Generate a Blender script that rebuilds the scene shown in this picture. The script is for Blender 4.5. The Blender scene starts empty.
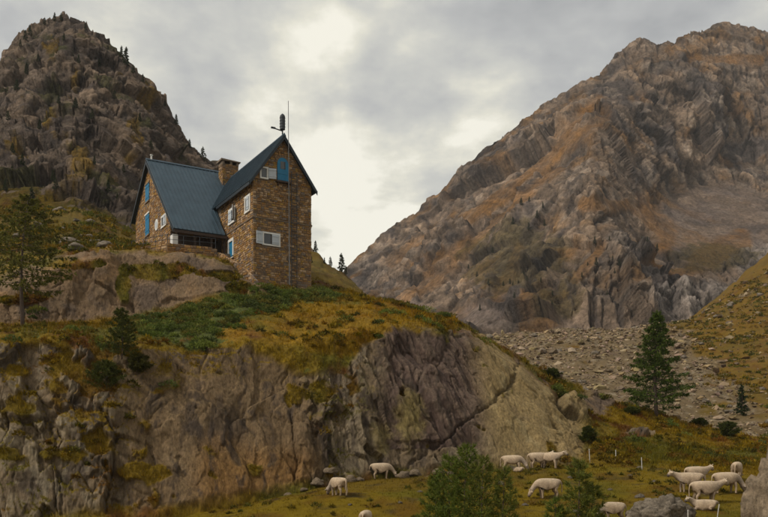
import bpy, bmesh, math, random
import numpy as np
from mathutils import Vector, Matrix
random.seed(7)
RNG = np.random.default_rng(11)
sc = bpy.context.scene
col = sc.collection
R = math.radians

# ------------------------------------------------------------------ camera
F, HX, HY, CZ = 900.0, 384.0, 480.0, 2.0          # focal length and horizon in photo pixels, eye height
cam_d = bpy.data.cameras.new('camera')
cam = bpy.data.objects.new('camera', cam_d); col.objects.link(cam)
cam.location = (0, 0, CZ); cam.rotation_euler = (R(90), 0, 0)
cam_d.sensor_width = 36.0; cam_d.lens = F / 768.0 * 36.0
cam_d.shift_y = (HY - 258.5) / 768.0               # architectural shift: uprights stay upright
cam_d.clip_start = 0.5; cam_d.clip_end = 9000
sc.camera = cam

# ------------------------------------------------------------------ sky, sun, exposure
SUN_EL, SUN_AZ = R(46), R(-118)                    # azimuth measured from +Y towards +X
w = bpy.data.worlds.new('World'); sc.world = w; w.use_nodes = True
nt = w.node_tree; nt.nodes.clear()
def N(tree, typ, **kw):
    n = tree.nodes.new(typ)
    for k, v in kw.items():
        if k.startswith('i_'):
            n.inputs[int(k[2:]) if k[2:].isdigit() else k[2:]].default_value = v
        else:
            setattr(n, k, v)
    return n
def ramp(tree, stops, fac=None, interp='LINEAR'):
    n = tree.nodes.new('ShaderNodeValToRGB'); n.color_ramp.interpolation = interp
    e = n.color_ramp.elements
    while len(e) < len(stops): e.new(0.5)
    for el, (p, c) in zip(e, stops):
        el.position = p; el.color = c if len(c) == 4 else (*c, 1)
    if fac is not None: tree.links.new(fac, n.inputs[0])
    return n
L = nt.links.new
out = N(nt, 'ShaderNodeOutputWorld'); bg = N(nt, 'ShaderNodeBackground')
sky = N(nt, 'ShaderNodeTexSky', sky_type='NISHITA', sun_disc=False, sun_elevation=SUN_EL, sun_rotation=SUN_AZ)
skys = N(nt, 'ShaderNodeMix', data_type='RGBA', blend_type='MULTIPLY'); skys.inputs[0].default_value = 1
skys.inputs[7].default_value = (0.1, 0.1, 0.1, 1)
L(sky.outputs[0], skys.inputs[6])
tc = N(nt, 'ShaderNodeTexCoord'); sep = N(nt, 'ShaderNodeSeparateXYZ'); L(tc.outputs['Generated'], sep.inputs[0])
zc = N(nt, 'ShaderNodeMath', operation='MAXIMUM'); zc.inputs[1].default_value = 0.0; L(sep.outputs[2], zc.inputs[0])
za = N(nt, 'ShaderNodeMath', operation='ADD'); za.inputs[1].default_value = 0.16; L(zc.outputs[0], za.inputs[0])
dv = N(nt, 'ShaderNodeVectorMath', operation='DIVIDE')
cmb = N(nt, 'ShaderNodeCombineXYZ')
for i in range(3): L(za.outputs[0], cmb.inputs[i])
L(tc.outputs['Generated'], dv.inputs[0]); L(cmb.outputs[0], dv.inputs[1])
mp = N(nt, 'ShaderNodeMapping'); mp.inputs['Scale'].default_value = (1.0, 0.8, 0.0); mp.inputs['Location'].default_value = (7.3, 5.1, 0)
L(dv.outputs[0], mp.inputs[0])
n1 = N(nt, 'ShaderNodeTexNoise'); n1.inputs['Scale'].default_value = 2.0; n1.inputs['Detail'].default_value = 5; n1.inputs['Roughness'].default_value = 0.5; n1.inputs['Distortion'].default_value = 0.35
L(mp.outputs[0], n1.inputs['Vector'])
n2 = N(nt, 'ShaderNodeTexNoise'); n2.inputs['Scale'].default_value = 4.2; n2.inputs['Detail'].default_value = 7; n2.inputs['Roughness'].default_value = 0.58
L(mp.outputs[0], n2.inputs['Vector'])
# clouds grow thinner and brighter towards the skyline all round
thin = N(nt, 'ShaderNodeMapRange'); thin.inputs['From Min'].default_value = 0.46; thin.inputs['From Max'].default_value = 0.20
thin.inputs['To Min'].default_value = -0.10; thin.inputs['To Max'].default_value = 0.14
L(zc.outputs[0], thin.inputs[0])
m1 = N(nt, 'ShaderNodeMath', operation='MULTIPLY_ADD'); m1.inputs[1].default_value = 0.62
L(n2.outputs[0], m1.inputs[0]); L(n1.outputs[0], m1.inputs[2])
m2a = N(nt, 'ShaderNodeMath', operation='ADD'); L(m1.outputs[0], m2a.inputs[0]); L(thin.outputs[0], m2a.inputs[1])
m2 = N(nt, 'ShaderNodeMath', operation='MULTIPLY_ADD'); L(m2a.outputs[0], m2.inputs[0]); m2.inputs[1].default_value = 2.3; m2.inputs[2].default_value = -1.185
cr = ramp(nt, [(0.22, (0.20, 0.202, 0.20)), (0.50, (0.262, 0.262, 0.254)), (0.72, (0.335, 0.33, 0.30)), (0.88, (0.43, 0.415, 0.35)), (1.0, (0.52, 0.50, 0.43))], m2.outputs[0])
mx = N(nt, 'ShaderNodeMix', data_type='RGBA'); mx.inputs[0].default_value = 0.94
L(skys.outputs[2], mx.inputs[6]); L(cr.outputs[0], mx.inputs[7]); L(mx.outputs[2], bg.inputs[0]); bg.inputs[1].default_value = 1.0
L(bg.outputs[0], out.inputs[0])
sun_d = bpy.data.lights.new('sun', 'SUN'); sun_d.energy = 1.5; sun_d.angle = R(10); sun_d.color = (1, 0.94, 0.84)
sun = bpy.data.objects.new('sun', sun_d); col.objects.link(sun); sun.location = (-60, -40, 120)
sd = Vector((math.sin(SUN_AZ) * math.cos(SUN_EL), math.cos(SUN_AZ) * math.cos(SUN_EL), math.sin(SUN_EL)))
sun.rotation_euler = sd.to_track_quat('Z', 'Y').to_euler()
vs = sc.view_settings
vs.view_transform = 'Standard'; vs.look = 'None'; vs.exposure = 0.95; vs.gamma = 1.0; vs.use_curve_mapping = False

# ------------------------------------------------------------------ noise
f4 = np.float32
GT = RNG.normal(size=(256, 3)); GT = (GT / np.linalg.norm(GT, axis=1)[:, None]).astype(f4)
def hsh(ix, iy, iz, seed=0):
    h = (ix.astype(np.int64) * 374761393 + iy.astype(np.int64) * 668265263 + iz.astype(np.int64) * 2147483647 + seed * 974634777) & 0xffffffff
    h = ((h ^ (h >> 13)) * 1274126177) & 0xffffffff
    h = ((h ^ (h >> 15)) * 2246822519) & 0xffffffff
    return h ^ (h >> 16)
def gn(P, seed=0):
    P = P.astype(f4); I = np.floor(P).astype(np.int32); f = P - I
    u = f * f * f * (f * (f * 6 - 15) + 10); r = 0
    for dx in (0, 1):
        wx = u[:, 0] if dx else 1 - u[:, 0]
        for dy in (0, 1):
            wy = wx * (u[:, 1] if dy else 1 - u[:, 1])
            for dz in (0, 1):
                g = GT[hsh(I[:, 0] + dx, I[:, 1] + dy, I[:, 2] + dz, seed) & 255]
                r = r + wy * (u[:, 2] if dz else 1 - u[:, 2]) * (g[:, 0] * (f[:, 0] - dx) + g[:, 1] * (f[:, 1] - dy) + g[:, 2] * (f[:, 2] - dz))
    return r * 1.5
def fbm(P, scale, octv=4, seed=0, gain=0.5, ridge=False):
    """scale = size of the largest feature in metres (number or 3 numbers)"""
    Q = (P / np.asarray(scale, dtype=f4)).astype(f4); a = 1.0; r = 0; s = 0
    for o in range(octv):
        n = gn(Q, seed + o * 17)
        r = r + a * ((1 - 2 * np.abs(n)) if ridge else n); s += a
        a *= gain; Q = Q * 2.03 + 5.7
    return r / s * (1.0 if ridge else 1.6)
def facets(P, scale, seed=0, tilt=0.6):
    """blocky broken rock: every cell has its own level and its own tilt; returns (height, distance to the joint)"""
    Q = (P / np.asarray(scale, dtype=f4)).astype(f4); I = np.floor(Q - 0.5).astype(np.int32)
    n = len(Q); best = np.full(n, 9e9, f4); sec = np.full(n, 9e9, f4); val = np.zeros(n, f4)
    for dx in (0, 1):
        for dy in (0, 1):
            for dz in (0, 1):
                c = I + np.array([dx, dy, dz], np.int32); h = hsh(c[:, 0], c[:, 1], c[:, 2], seed)
                j = np.stack([(h & 255), (h >> 8) & 255, (h >> 16) & 255], 1).astype(f4) / 255.0
                d = Q - (c + 0.15 + 0.7 * j); dd = (d * d).sum(1)
                v = (((h >> 5) & 255).astype(f4) / 127.5 - 1) + tilt * 2 * (d * GT[(h >> 11) & 255]).sum(1)
                m = dd < best
                sec = np.where(m, best, np.minimum(sec, dd)); val = np.where(m, v, val); best = np.where(m, dd, best)
    return val, np.sqrt(sec) - np.sqrt(best)
def sstep(a, b, x):
    t = np.clip((x - a) / (b - a), 0, 1); return t * t * (3 - 2 * t)
def gauss1(A, sig, axis):
    if sig <= 0: return A
    k = int(3 * sig) + 1; ker = np.exp(-0.5 * (np.arange(-k, k + 1) / sig) ** 2); ker /= ker.sum()
    pad = [(0, 0)] * A.ndim; pad[axis] = (k, k); B = np.pad(A, pad, mode='edge'); o = 0
    for i, kv in enumerate(ker):
        sl = [slice(None)] * A.ndim; sl[axis] = slice(i, i + A.shape[axis]); o = o + kv * B[tuple(sl)]
    return o
def P3(px, py, Y):
    return Vector(((px - HX) / F * Y, Y, CZ + (HY - py) / F * Y))
def rbf(pts, vals, q):
    pts = np.asarray(pts, float); vals = np.asarray(vals, float); n = len(pts)
    A = np.zeros((n + 3, n + 3)); A[:n, :n] = np.linalg.norm(pts[:, None] - pts[None], axis=2)
    A[:n, n] = 1; A[:n, n + 1:] = pts; A[n:, :n] = A[:n, n:].T
    c = np.linalg.solve(A, np.concatenate([vals, np.zeros(3)])); o = c[n] + q @ c[n + 1:]
    for i in range(n): o = o + c[i] * np.sqrt(((q - pts[i]) ** 2).sum(1))
    return o

# ------------------------------------------------------------------ mesh helpers
def tag(o, label=None, cat=None, group=None, kind=None):
    for k, v in (('label', label), ('category', cat), ('group', group), ('kind', kind)):
        if v: o[k] = v
    return o
def link(name, me, mat=None, parent=None):
    o = bpy.data.objects.new(name, me); col.objects.link(o)
    if mat is not None and me is not None and not me.materials: me.materials.append(mat)
    if parent is not None: o.parent = parent
    return o
def empty(name, loc=(0, 0, 0), rz=0, parent=None):
    o = bpy.data.objects.new(name, None); col.objects.link(o); o.location = loc; o.rotation_euler = (0, 0, rz)
    o.empty_display_size = 0.3
    if parent is not None: o.parent = parent
    return o
SAT = 1.27                                          # autumn colours
def npmesh(name, V, faces, smooth=True, cols=None, attrs=None):
    """V (n,3), faces (m,k) all of one size"""
    V = np.ascontiguousarray(V, dtype=f4); faces = np.ascontiguousarray(faces, dtype=np.int32)
    me = bpy.data.meshes.new(name); m, k = faces.shape
    me.vertices.add(len(V)); me.vertices.foreach_set('co', V.ravel())
    me.loops.add(m * k); me.loops.foreach_set('vertex_index', faces.ravel())
    me.polygons.add(m); me.polygons.foreach_set('loop_start', np.arange(0, m * k, k, dtype=np.int32))
    try: me.polygons.foreach_set('loop_total', np.full(m, k, dtype=np.int32))
    except Exception: pass
    me.polygons.foreach_set('use_smooth', np.full(m, smooth, dtype=bool))
    if cols is not None:
        a = me.color_attributes.new('Col', 'FLOAT_COLOR', 'POINT')
        c = np.ones((len(V), 4), f4); cols = np.asarray(cols, f4); lum = (cols @ np.array([.3, .6, .1], f4))[:, None]; c[:, :3] = np.maximum(lum + (cols - lum) * SAT, 0.004); a.data.foreach_set('color', c.ravel())
    for nme, arr in (attrs or {}).items():
        a = me.attributes.new(nme, 'FLOAT', 'POINT'); a.data.foreach_set('value', np.ascontiguousarray(arr, dtype=f4))
    me.update(calc_edges=True); me.validate()
    return me
def gridfaces(nr, nc):
    i = np.arange(nr * nc, dtype=np.int32).reshape(nr, nc)
    return np.stack([i[:-1, :-1], i[:-1, 1:], i[1:, 1:], i[1:, :-1]], -1).reshape(-1, 4)
def gnormals(G):
    du = np.gradient(G, axis=1); dv_ = np.gradient(G, axis=0)
    n = np.cross(du, dv_); return n / np.maximum(np.linalg.norm(n, axis=2, keepdims=True), 1e-9)
def bm_mesh(name, bm, smooth=False):
    me = bpy.data.meshes.new(name); bm.normal_update(); bm.to_mesh(me); bm.free()
    if smooth:
        for p in me.polygons: p.use_smooth = True
    return me
def bbox(bm, x0, x1, y0, y1, z0, z1):
    v = [bm.verts.new((x, y, z)) for z in (z0, z1) for y in (y0, y1) for x in (x0, x1)]
    for f in ((0, 2, 3, 1), (4, 5, 7, 6), (0, 1, 5, 4), (2, 6, 7, 3), (0, 4, 6, 2), (1, 3, 7, 5)):
        bm.faces.new([v[i] for i in f])
    return v
def prism(bm, poly, d):
    """closed prism from a 3-d polygon and an extrusion vector"""
    a = [bm.verts.new(p) for p in poly]; b = [bm.verts.new(Vector(p) + Vector(d)) for p in poly]
    n = len(poly); bm.faces.new(a); bm.faces.new(b[::-1])
    for i in range(n): bm.faces.new((a[i], b[i], b[(i + 1) % n], a[(i + 1) % n]))
def tube(bm, pts, rad, seg=8):
    pts = [Vector(p) for p in pts]; rings = []
    if not hasattr(rad, '__len__'): rad = [rad] * len(pts)
    for i, p in enumerate(pts):
        d = (pts[min(i + 1, len(pts) - 1)] - pts[max(i - 1, 0)]).normalized()
        a = d.cross(Vector((0.3, 0.9, 0.2))); a = (a if a.length > 1e-3 else d.cross(Vector((1, 0, 0)))).normalized(); b = d.cross(a)
        rings.append([bm.verts.new(p + rad[i] * (math.cos(t) * a + math.sin(t) * b)) for t in [2 * math.pi * k / seg for k in range(seg)]])
    for r0, r1 in zip(rings, rings[1:]):
        for k in range(seg): bm.faces.new((r0[k], r0[(k + 1) % seg], r1[(k + 1) % seg], r1[k]))
    bm.faces.new(rings[0][::-1]); bm.faces.new(rings[-1])
def recalc(bm):
    bmesh.ops.recalc_face_normals(bm, faces=bm.faces[:])

# ------------------------------------------------------------------ materials
def mat(name, base=(0.5, 0.5, 0.5), rough=0.8, var=0.0, vscale=8.0, bump=0.0, bscale=20.0, attr=False, metal=0.0, spec=0.3, detail=6, bump2=None, trans=0.0, fine=0.0, fvar=0.4, stretch=1.0):
    m = bpy.data.materials.new(name); m.use_nodes = True; t = m.node_tree; b = t.nodes['Principled BSDF']
    b.inputs['Roughness'].default_value = rough; b.inputs['Metallic'].default_value = metal; b.inputs['Specular IOR Level'].default_value = spec
    tcx = N(t, 'ShaderNodeTexCoord'); tcn = N(t, 'ShaderNodeMapping'); tcn.inputs['Scale'].default_value = (1, 1, stretch); t.links.new(tcx.outputs['Object'], tcn.inputs[0])
    if attr:
        a = N(t, 'ShaderNodeAttribute', attribute_name='Col'); src = a.outputs[0]
    else:
        a = N(t, 'ShaderNodeRGB'); a.outputs[0].default_value = (*base, 1); src = a.outputs[0]
    if var:
        n = N(t, 'ShaderNodeTexNoise'); n.inputs['Scale'].default_value = vscale; n.inputs['Detail'].default_value = detail; n.inputs['Roughness'].default_value = 0.65
        t.links.new(tcn.outputs[0], n.inputs['Vector'])
        r = ramp(t, [(0.25, (1 - var,) * 3), (0.75, (1 + var,) * 3)], n.outputs[0])
        mm = N(t, 'ShaderNodeMix', data_type='RGBA', blend_type='MULTIPLY'); mm.inputs[0].default_value = 1
        mm.clamp_result = False
        t.links.new(src, mm.inputs[6]); t.links.new(r.outputs[0], mm.inputs[7]); src = mm.outputs[2]
    if var and fine:
        n = N(t, 'ShaderNodeTexNoise'); n.inputs['Scale'].default_value = vscale * fine; n.inputs['Detail'].default_value = 8; n.inputs['Roughness'].default_value = 0.75
        t.links.new(tcn.outputs[0], n.inputs['Vector'])
        r = ramp(t, [(0.32, (1 - fvar,) * 3), (0.5, (1, 1, 1)), (0.68, (1 + fvar,) * 3)], n.outputs[0])
        mm = N(t, 'ShaderNodeMix', data_type='RGBA', blend_type='MULTIPLY'); mm.inputs[0].default_value = 1
        t.links.new(src, mm.inputs[6]); t.links.new(r.outputs[0], mm.inputs[7]); src = mm.outputs[2]
    t.links.new(src, b.inputs['Base Color'])
    if bump:
        n = N(t, 'ShaderNodeTexNoise'); n.inputs['Scale'].default_value = bscale; n.inputs['Detail'].default_value = 8; n.inputs['Roughness'].default_value = 0.7
        t.links.new(tcn.outputs[0], n.inputs['Vector'])
        bn = N(t, 'ShaderNodeBump'); bn.inputs['Strength'].default_value = bump; bn.inputs['Distance'].default_value = bump2 or 0.1
        t.links.new(n.outputs[0], bn.inputs['Height']); t.links.new(bn.outputs[0], b.inputs['Normal'])
    if trans:
        tr = N(t, 'ShaderNodeBsdfTranslucent'); ms = N(t, 'ShaderNodeMixShader'); ms.inputs[0].default_value = trans
        t.links.new(src, tr.inputs[0]); o = t.nodes['Material Output']
        t.links.new(b.outputs[0], ms.inputs[1]); t.links.new(tr.outputs[0], ms.inputs[2]); t.links.new(ms.outputs[0], o.inputs[0])
    return m
M = {}
M['rock'] = mat('cliff rock', rough=0.9, attr=True, var=0.28, vscale=1.1, bump=0.8, bscale=6.0, bump2=0.16, spec=0.2, fine=5.0, fvar=0.5, stretch=0.35)
M['far_rock'] = mat('mountain rock', rough=0.95, attr=True, var=0.35, vscale=0.05, bump=1.0, bscale=0.10, bump2=9.0, spec=0.1, fine=7.0, fvar=0.55, stretch=0.6)
M['crag'] = mat('crag rock', rough=0.95, attr=True, var=0.30, vscale=0.2, bump=1.0, bscale=0.35, bump2=3.0, spec=0.1, fine=4.0, fvar=0.5)
M['ground'] = mat('moraine ground', rough=0.95, attr=True, var=0.25, vscale=0.8, bump=0.8, bscale=1.5, bump2=0.3, spec=0.1)
M['meadow'] = mat('meadow turf', rough=0.95, attr=True, var=0.25, vscale=1.5, bump=0.6, bscale=4, bump2=0.12, spec=0.1)
M['grass'] = mat('grass blades', rough=0.8, attr=True, spec=0.1, trans=0.25)
M['leaf'] = mat('needles', rough=0.7, attr=True, spec=0.15, trans=0.35)
M['bark'] = mat('bark', (0.085, 0.06, 0.045), 0.95, var=0.3, vscale=6, bump=0.6, bscale=14, bump2=0.05)
M['stone'] = mat('masonry stone', rough=0.9, attr=True, var=0.28, vscale=5.0, bump=0.6, bscale=9, bump2=0.04, spec=0.2)
M['mortar'] = mat('mortar', (0.19, 0.145, 0.105), 0.95, var=0.25, vscale=3, bump=0.4, bscale=12, bump2=0.03)
M['roof'] = mat('painted sheet metal', (0.044, 0.072, 0.094), 0.45, var=0.28, vscale=0.9, metal=0.15, spec=0.4, bump=0.05, bscale=2)
M['trim'] = mat('dark eave trim', (0.018, 0.024, 0.03), 0.5, var=0.2, vscale=3)
M['white'] = mat('whitewashed frame', (0.62, 0.60, 0.56), 0.7, var=0.12, vscale=3)
M['shutter'] = mat('pale grey shutter', (0.42, 0.45, 0.48), 0.6, var=0.12, vscale=4)
M['blue'] = mat('blue painted wood', (0.014, 0.15, 0.28), 0.5, var=0.15, vscale=4)
M['glass'] = mat('window glass', (0.03, 0.035, 0.04), 0.12, spec=0.6)
M['wood'] = mat('dark porch wood', (0.055, 0.036, 0.026), 0.75, var=0.3, vscale=3)
M['steel'] = mat('galvanised steel', (0.17, 0.17, 0.17), 0.5, metal=0.6, var=0.15, vscale=6)
M['darksteel'] = mat('dark steel', (0.045, 0.05, 0.055), 0.5, metal=0.4, var=0.15, vscale=6)
M['cow'] = mat('cow hide', rough=0.85, attr=True, var=0.22, vscale=3, bump=0.5, bscale=14, bump2=0.05, spec=0.1, fine=4.0, fvar=0.25)
M['post'] = mat('white plastic post', (0.48, 0.45, 0.40), 0.6, var=0.2, vscale=5)
M['boulder'] = mat('boulder', (0.160, 0.130, 0.096), 0.92, var=0.45, vscale=1.8, bump=0.9, bscale=4, bump2=0.2, spec=0.2, fine=4.0, fvar=0.5)
M['block'] = mat('fallen block', (0.185, 0.138, 0.090), 0.92, var=0.4, vscale=1.8, bump=0.9, bscale=4, bump2=0.2, spec=0.2, fine=4.0, fvar=0.5)
# ------------------------------------------------------------------ terrain
def mixc(a, b, t):
    t = np.asarray(t, f4)[:, None]; return a * (1 - t) + np.asarray(b, f4) * t
def grasscol(P, seed=3):
    P = P.copy(); P[:, 2] *= 0.4
    a = fbm(P, 9.0, 4, seed); b = fbm(P, 3.0, 4, seed + 40); c = fbm(P, 22.0, 2, seed + 80)
    C = np.tile(np.array([0.142, 0.096, 0.024], f4), (len(P), 1))                # golden
    C = mixc(C, (0.078, 0.068, 0.018), sstep(-0.15, 0.4, a + 0.5 * c))             # olive
    C = mixc(C, (0.088, 0.042, 0.016), sstep(0.0, 0.5, b - 0.3 * a))              # rusty
    C = mixc(C, (0.165, 0.115, 0.036), sstep(0.2, 0.6, -b + 0.2 * c) * 0.7)      # straw
    return C
def pmask(x, y, pts):
    """soft union of ellipses (cx, cy, rx, ry)"""
    m = np.zeros(len(x), f4)
    for cx, cy, rx, ry in pts:
        m = np.maximum(m, np.clip(1.6 - ((x - cx) / rx) ** 2 * 1.0 - ((y - cy) / ry) ** 2, 0, 1.6) / 1.6)
    return m
def loft(table, xs, rows_per, sig_r, sig_c):
    """table: {px: [(py, depth), ...]} -> grids of pixel x, pixel y, depth"""
    keys = sorted(table); T = np.array([table[k] for k in keys], float)          # cols, rows, 2
    Z = (HY - T[:, :, 0]) / F * T[:, :, 1]; Yd = T[:, :, 1]
    rr = np.concatenate([np.linspace(i, i + 1, n, endpoint=False) for i, n in enumerate(rows_per)] + [[len(rows_per)]])
    out_ = []
    for A in (Z, Yd):
        C = np.stack([np.interp(xs, keys, A[:, j]) for j in range(A.shape[1])], 1)
        C = gauss1(C, sig_c, 0)
        D = np.stack([np.interp(rr, np.arange(A.shape[1]), C[i]) for i in range(len(xs))], 1)
        out_.append(gauss1(D, sig_r, 0))
    Zg, Yg = out_
    Xg = (xs[None, :] - HX) / F * Yg
    return np.stack([Xg, Yg, Zg + CZ], -1), rr

# ---- the hill with the cliff, the terrace and the knoll the house stands on
HILL = {
 -330: [(600, 57), (560, 58), (440, 60.0), (335, 63.0), (322, 74), (280, 80), (215, 120), (190, 150)],
 -100: [(585, 58), (545, 59), (435, 61.0), (334, 64.0), (323, 78), (285, 83), (215, 122), (190, 155)],
 0: [(570, 59), (530, 60), (430, 62.0), (334, 65.0), (325, 80.8), (290, 81.8), (225, 125), (197, 160)],
 65: [(560, 60), (520, 61), (425, 63.0), (338, 66.0), (322, 81.8), (264, 83.8), (225, 118), (203, 150)],
 100: [(556, 60.5), (516, 61.5), (422, 63.5), (339, 66.5), (320, 82.8), (254, 85.8), (238, 112), (222, 140)],
 130: [(553, 61), (513, 62), (420, 64.0), (340, 67.0), (318, 83.8), (252, 87.8), (247, 108), (243, 130)],
 200: [(545, 62.5), (505, 63.5), (425, 65.5), (352, 68.5), (300, 85.8), (254, 88.8), (253, 110), (252, 130)],
 228: [(540, 63.5), (500, 64.5), (425, 66.5), (344, 69.5), (296, 86.8), (266, 87.8), (256, 99), (254, 130)],
 253: [(535, 64.5), (495, 65.5), (420, 67.5), (338, 70.5), (295, 86), (285, 89.5), (268, 108), (265, 130)],
 285: [(528, 65.5), (488, 66.5), (418, 68.5), (345, 71.5), (298, 86.5), (288, 91), (275, 108), (262, 140)],
 311: [(524, 66), (484, 67), (415, 69.0), (340, 72.0), (299, 87), (290, 93), (264, 120), (246, 150)],
 340: [(520, 67), (480, 68), (410, 70.0), (335, 73.0), (300, 87), (293, 95), (283, 115), (264, 150)],
 368: [(517, 68), (477, 69), (405, 71.0), (325, 74.0), (301, 87), (297, 92), (299, 115), (296, 150)],
 400: [(515, 69), (475, 70), (400, 72.0), (327, 75.0), (309, 85), (304, 89), (330, 100), (360, 140)],
 430: [(514, 69.5), (474, 70.5), (400, 72.5), (331, 75.5), (318, 84), (313, 88), (335, 100), (370, 140)],
 460: [(512, 70), (472, 71), (402, 73.6), (338, 77.3), (328, 83), (322, 87), (345, 100), (390, 140)],
 490: [(510, 70.5), (470, 71.5), (405, 74.1), (352, 77.8), (344, 82), (340, 87), (360, 100), (400, 140)],
 520: [(508, 71), (468, 72), (415, 74.6), (376, 78.3), (365, 82), (358, 87), (375, 100), (410, 140)],
 550: [(505, 71.5), (465, 72.5), (430, 75.1), (405, 78.8), (387, 82), (374, 87), (390, 102), (420, 140)],
 575: [(502, 72), (462, 73), (445, 75.5), (430, 78), (402, 83), (386, 88), (400, 103), (425, 140)],
 610: [(502, 72), (462, 73), (450, 76), (440, 79), (417, 85), (401, 90), (410, 105), (430, 140)],
 657: [(508, 70.5), (468, 71.5), (455, 75), (442, 79), (425, 86), (413, 90.5), (420, 106), (440, 140)],
 700: [(512, 69), (472, 70), (460, 74), (450, 78), (438, 84), (428, 90), (432, 106), (445, 140)],
 768: [(518, 67), (478, 68), (468, 72), (460, 76), (450, 82), (440, 88), (442, 105), (455, 140)],
 900: [(525, 65), (485, 66), (476, 70), (468, 75), (458, 80), (448, 86), (450, 105), (455, 140)],
 1150: [(535, 63), (495, 64), (484, 68), (475, 73), (463, 78), (450, 84), (452, 105), (456, 140)],
}
xs = np.concatenate([np.arange(-330, -12, 4.0), np.arange(-12, 600, 0.92), np.arange(600, 800, 1.6), np.arange(800, 1151, 6.0)])
G, rr = loft(HILL, xs, [6, 76, 86, 56, 66, 40, 20], 3.0, 7.0)
# spread the fine rows evenly: smooth bulge of the dome
nr, nc = G.shape[:2]
RR = np.repeat(rr, nc); PXg = np.tile(xs, nr)
nrm = gnormals(G).reshape(-1, 3); nrm *= np.sign((nrm * np.array([0, -1, 0.6])).sum(1))[:, None]
V = G.reshape(-1, 3).astype(f4)
PYg = (HY - (V[:, 2] - CZ) / V[:, 1] * F)
ledge = np.interp(PXg, [-330, 0, 60, 110, 130, 200, 240, 262, 285, 310, 345, 362, 385, 400, 440, 458, 470, 520, 560, 590, 1200],
                       [340, 340, 346, 352, 348, 352, 346, 350, 366, 374, 370, 348, 331, 326, 333, 331, 334, 360, 388, 400, 400])
big = fbm(V, 6.0, 4, 1); fine = fbm(V, 1.6, 4, 2)
right = sstep(566, 598, PXg + 10 * big)                                # open grass slope beyond the dome
gedge = ledge + 9 * big + 7 * fine
g_top = sstep(-5, 5, gedge - PYg) * (RR > 2.2)
knoll = sstep(3.95, 4.1, RR + 0.08 * big) * sstep(5.25, 5.0, RR + 0.3 * fine) * sstep(285, 250, PXg + 12 * big)
kgrass = np.maximum(pmask(PXg, PYg, [(160, 272, 46, 9), (124, 285, 8, 22), (226, 276, 22, 6), (70, 265, 40, 5), (20, 300, 30, 6), (240, 290, 14, 8)]) > 0.52 + 0.5 * fine, 0)
g_knoll = 1 - knoll * (1 - kgrass)
flat = sstep(0.62, 0.78, nrm[:, 2] + 0.25 * fine)
# grass ledges in the broken left half of the cliff
led = pmask(PXg, PYg, [(25, 405, 42, 14), (80, 372, 55, 22), (60, 440, 26, 8), (118, 350, 45, 14), (150, 470, 30, 8), (20, 372, 22, 8), (100, 450, 18, 16), (70, 455, 30, 10),
                       (320, 392, 40, 12), (30, 455, 40, 7)])
g_led = sstep(0.55, 0.8, led + 1.1 * fine + 0.6 * big) * (RR < 3.2)
fl = sstep(1.12, 1.0, RR + 0.05 * fine)                                 # turf at the foot
grass = np.clip(np.maximum.reduce([g_top * g_knoll, g_led, right * (RR < 8) * g_knoll, fl]), 0, 1)
outc = right * sstep(0.42, 0.62, pmask(PXg, PYg, [(592, 404, 22, 15), (560, 398, 14, 14), (640, 432, 16, 5)]) + 0.4 * fine)   # rock outcrops in the slope
backs = sstep(5.5, 5.9, RR) * (PXg < 390)
grass = np.where(backs > 0.5, sstep(-1.0, -0.8, fbm(V, 9.0, 4, 9)), grass)
grass = np.clip(grass - outc, 0, 1)
# rock relief
rock = 1 - grass
smoothk = np.maximum(sstep(440, 480, PXg) * sstep(570, 545, PXg), sstep(3.9, 4.1, RR) * 0.75)            # dome and knoll are ice-worn
slab = sstep(370, 395, PXg) * sstep(520, 480, PXg + (PYg - 380) * 0.35) * (PYg < 450) * (RR < 4)
smoothw = np.maximum(smoothk, 0.75 * slab)
smoothw = np.maximum(smoothw, 0.93 * sstep(105, 150, PXg) * sstep(320, 280, PXg))
Wp = V + np.stack([fbm(V, 3.0, 3, 21), fbm(V, 3.0, 3, 22), fbm(V, 3.0, 3, 23)], 1).astype(f4) * 0.5
# bedding on the purple slab dips to the right
ang = np.interp(PXg, [300, 390, 500, 560], [R(4), R(22), R(26), R(20)]).astype(f4); Wr = Wp.copy(); Wr[:, 0] = Wp[:, 0] * np.cos(ang) + Wp[:, 2] * np.sin(ang); Wr[:, 2] = -Wp[:, 0] * np.sin(ang) + Wp[:, 2] * np.cos(ang)
f1, j1 = facets(Wr, (3.2, 3.2, 9.0), 5, 0.75); f2, j2 = facets(Wr, (1.25, 1.2, 4.0), 6, 0.75); f3, j3 = facets(Wr, (0.46, 0.45, 1.2), 7, 0.7)
rid = fbm(Wr, (2.2, 2.2, 9.0), 5, 30, ridge=True)
strat = fbm(np.stack([Wr[:, 0] + 0.25 * Wr[:, 1], Wr[:, 2] * 0.08, Wr[:, 1] * 0.2], 1), 0.9, 4, 33, ridge=True)
brk = sstep(-0.35, 0.35, fbm(V, 5.0, 3, 41))
d = 0.6 * fbm(V, 7.0, 3, 40) + (1 - smoothw) * (0.50 * f1 + (0.14 + 0.16 * brk) * f2 + (0.04 + 0.08 * brk) * f3 + 0.16 * (rid - 0.3)) + smoothw * (0.26 * f1 * (1 - smoothk * 0.6) + 0.05 * f2 + 0.02 * f3 + 0.06 * (rid - 0.3)) + slab * 0.42 * (strat - 0.4)
crack = np.exp(-(j1 / 0.05) ** 2) * 0.28 * brk * (1 - 0.7 * smoothw) + np.exp(-(j2 / 0.06) ** 2) * 0.10 * brk * (1 - 0.6 * smoothw)
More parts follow.
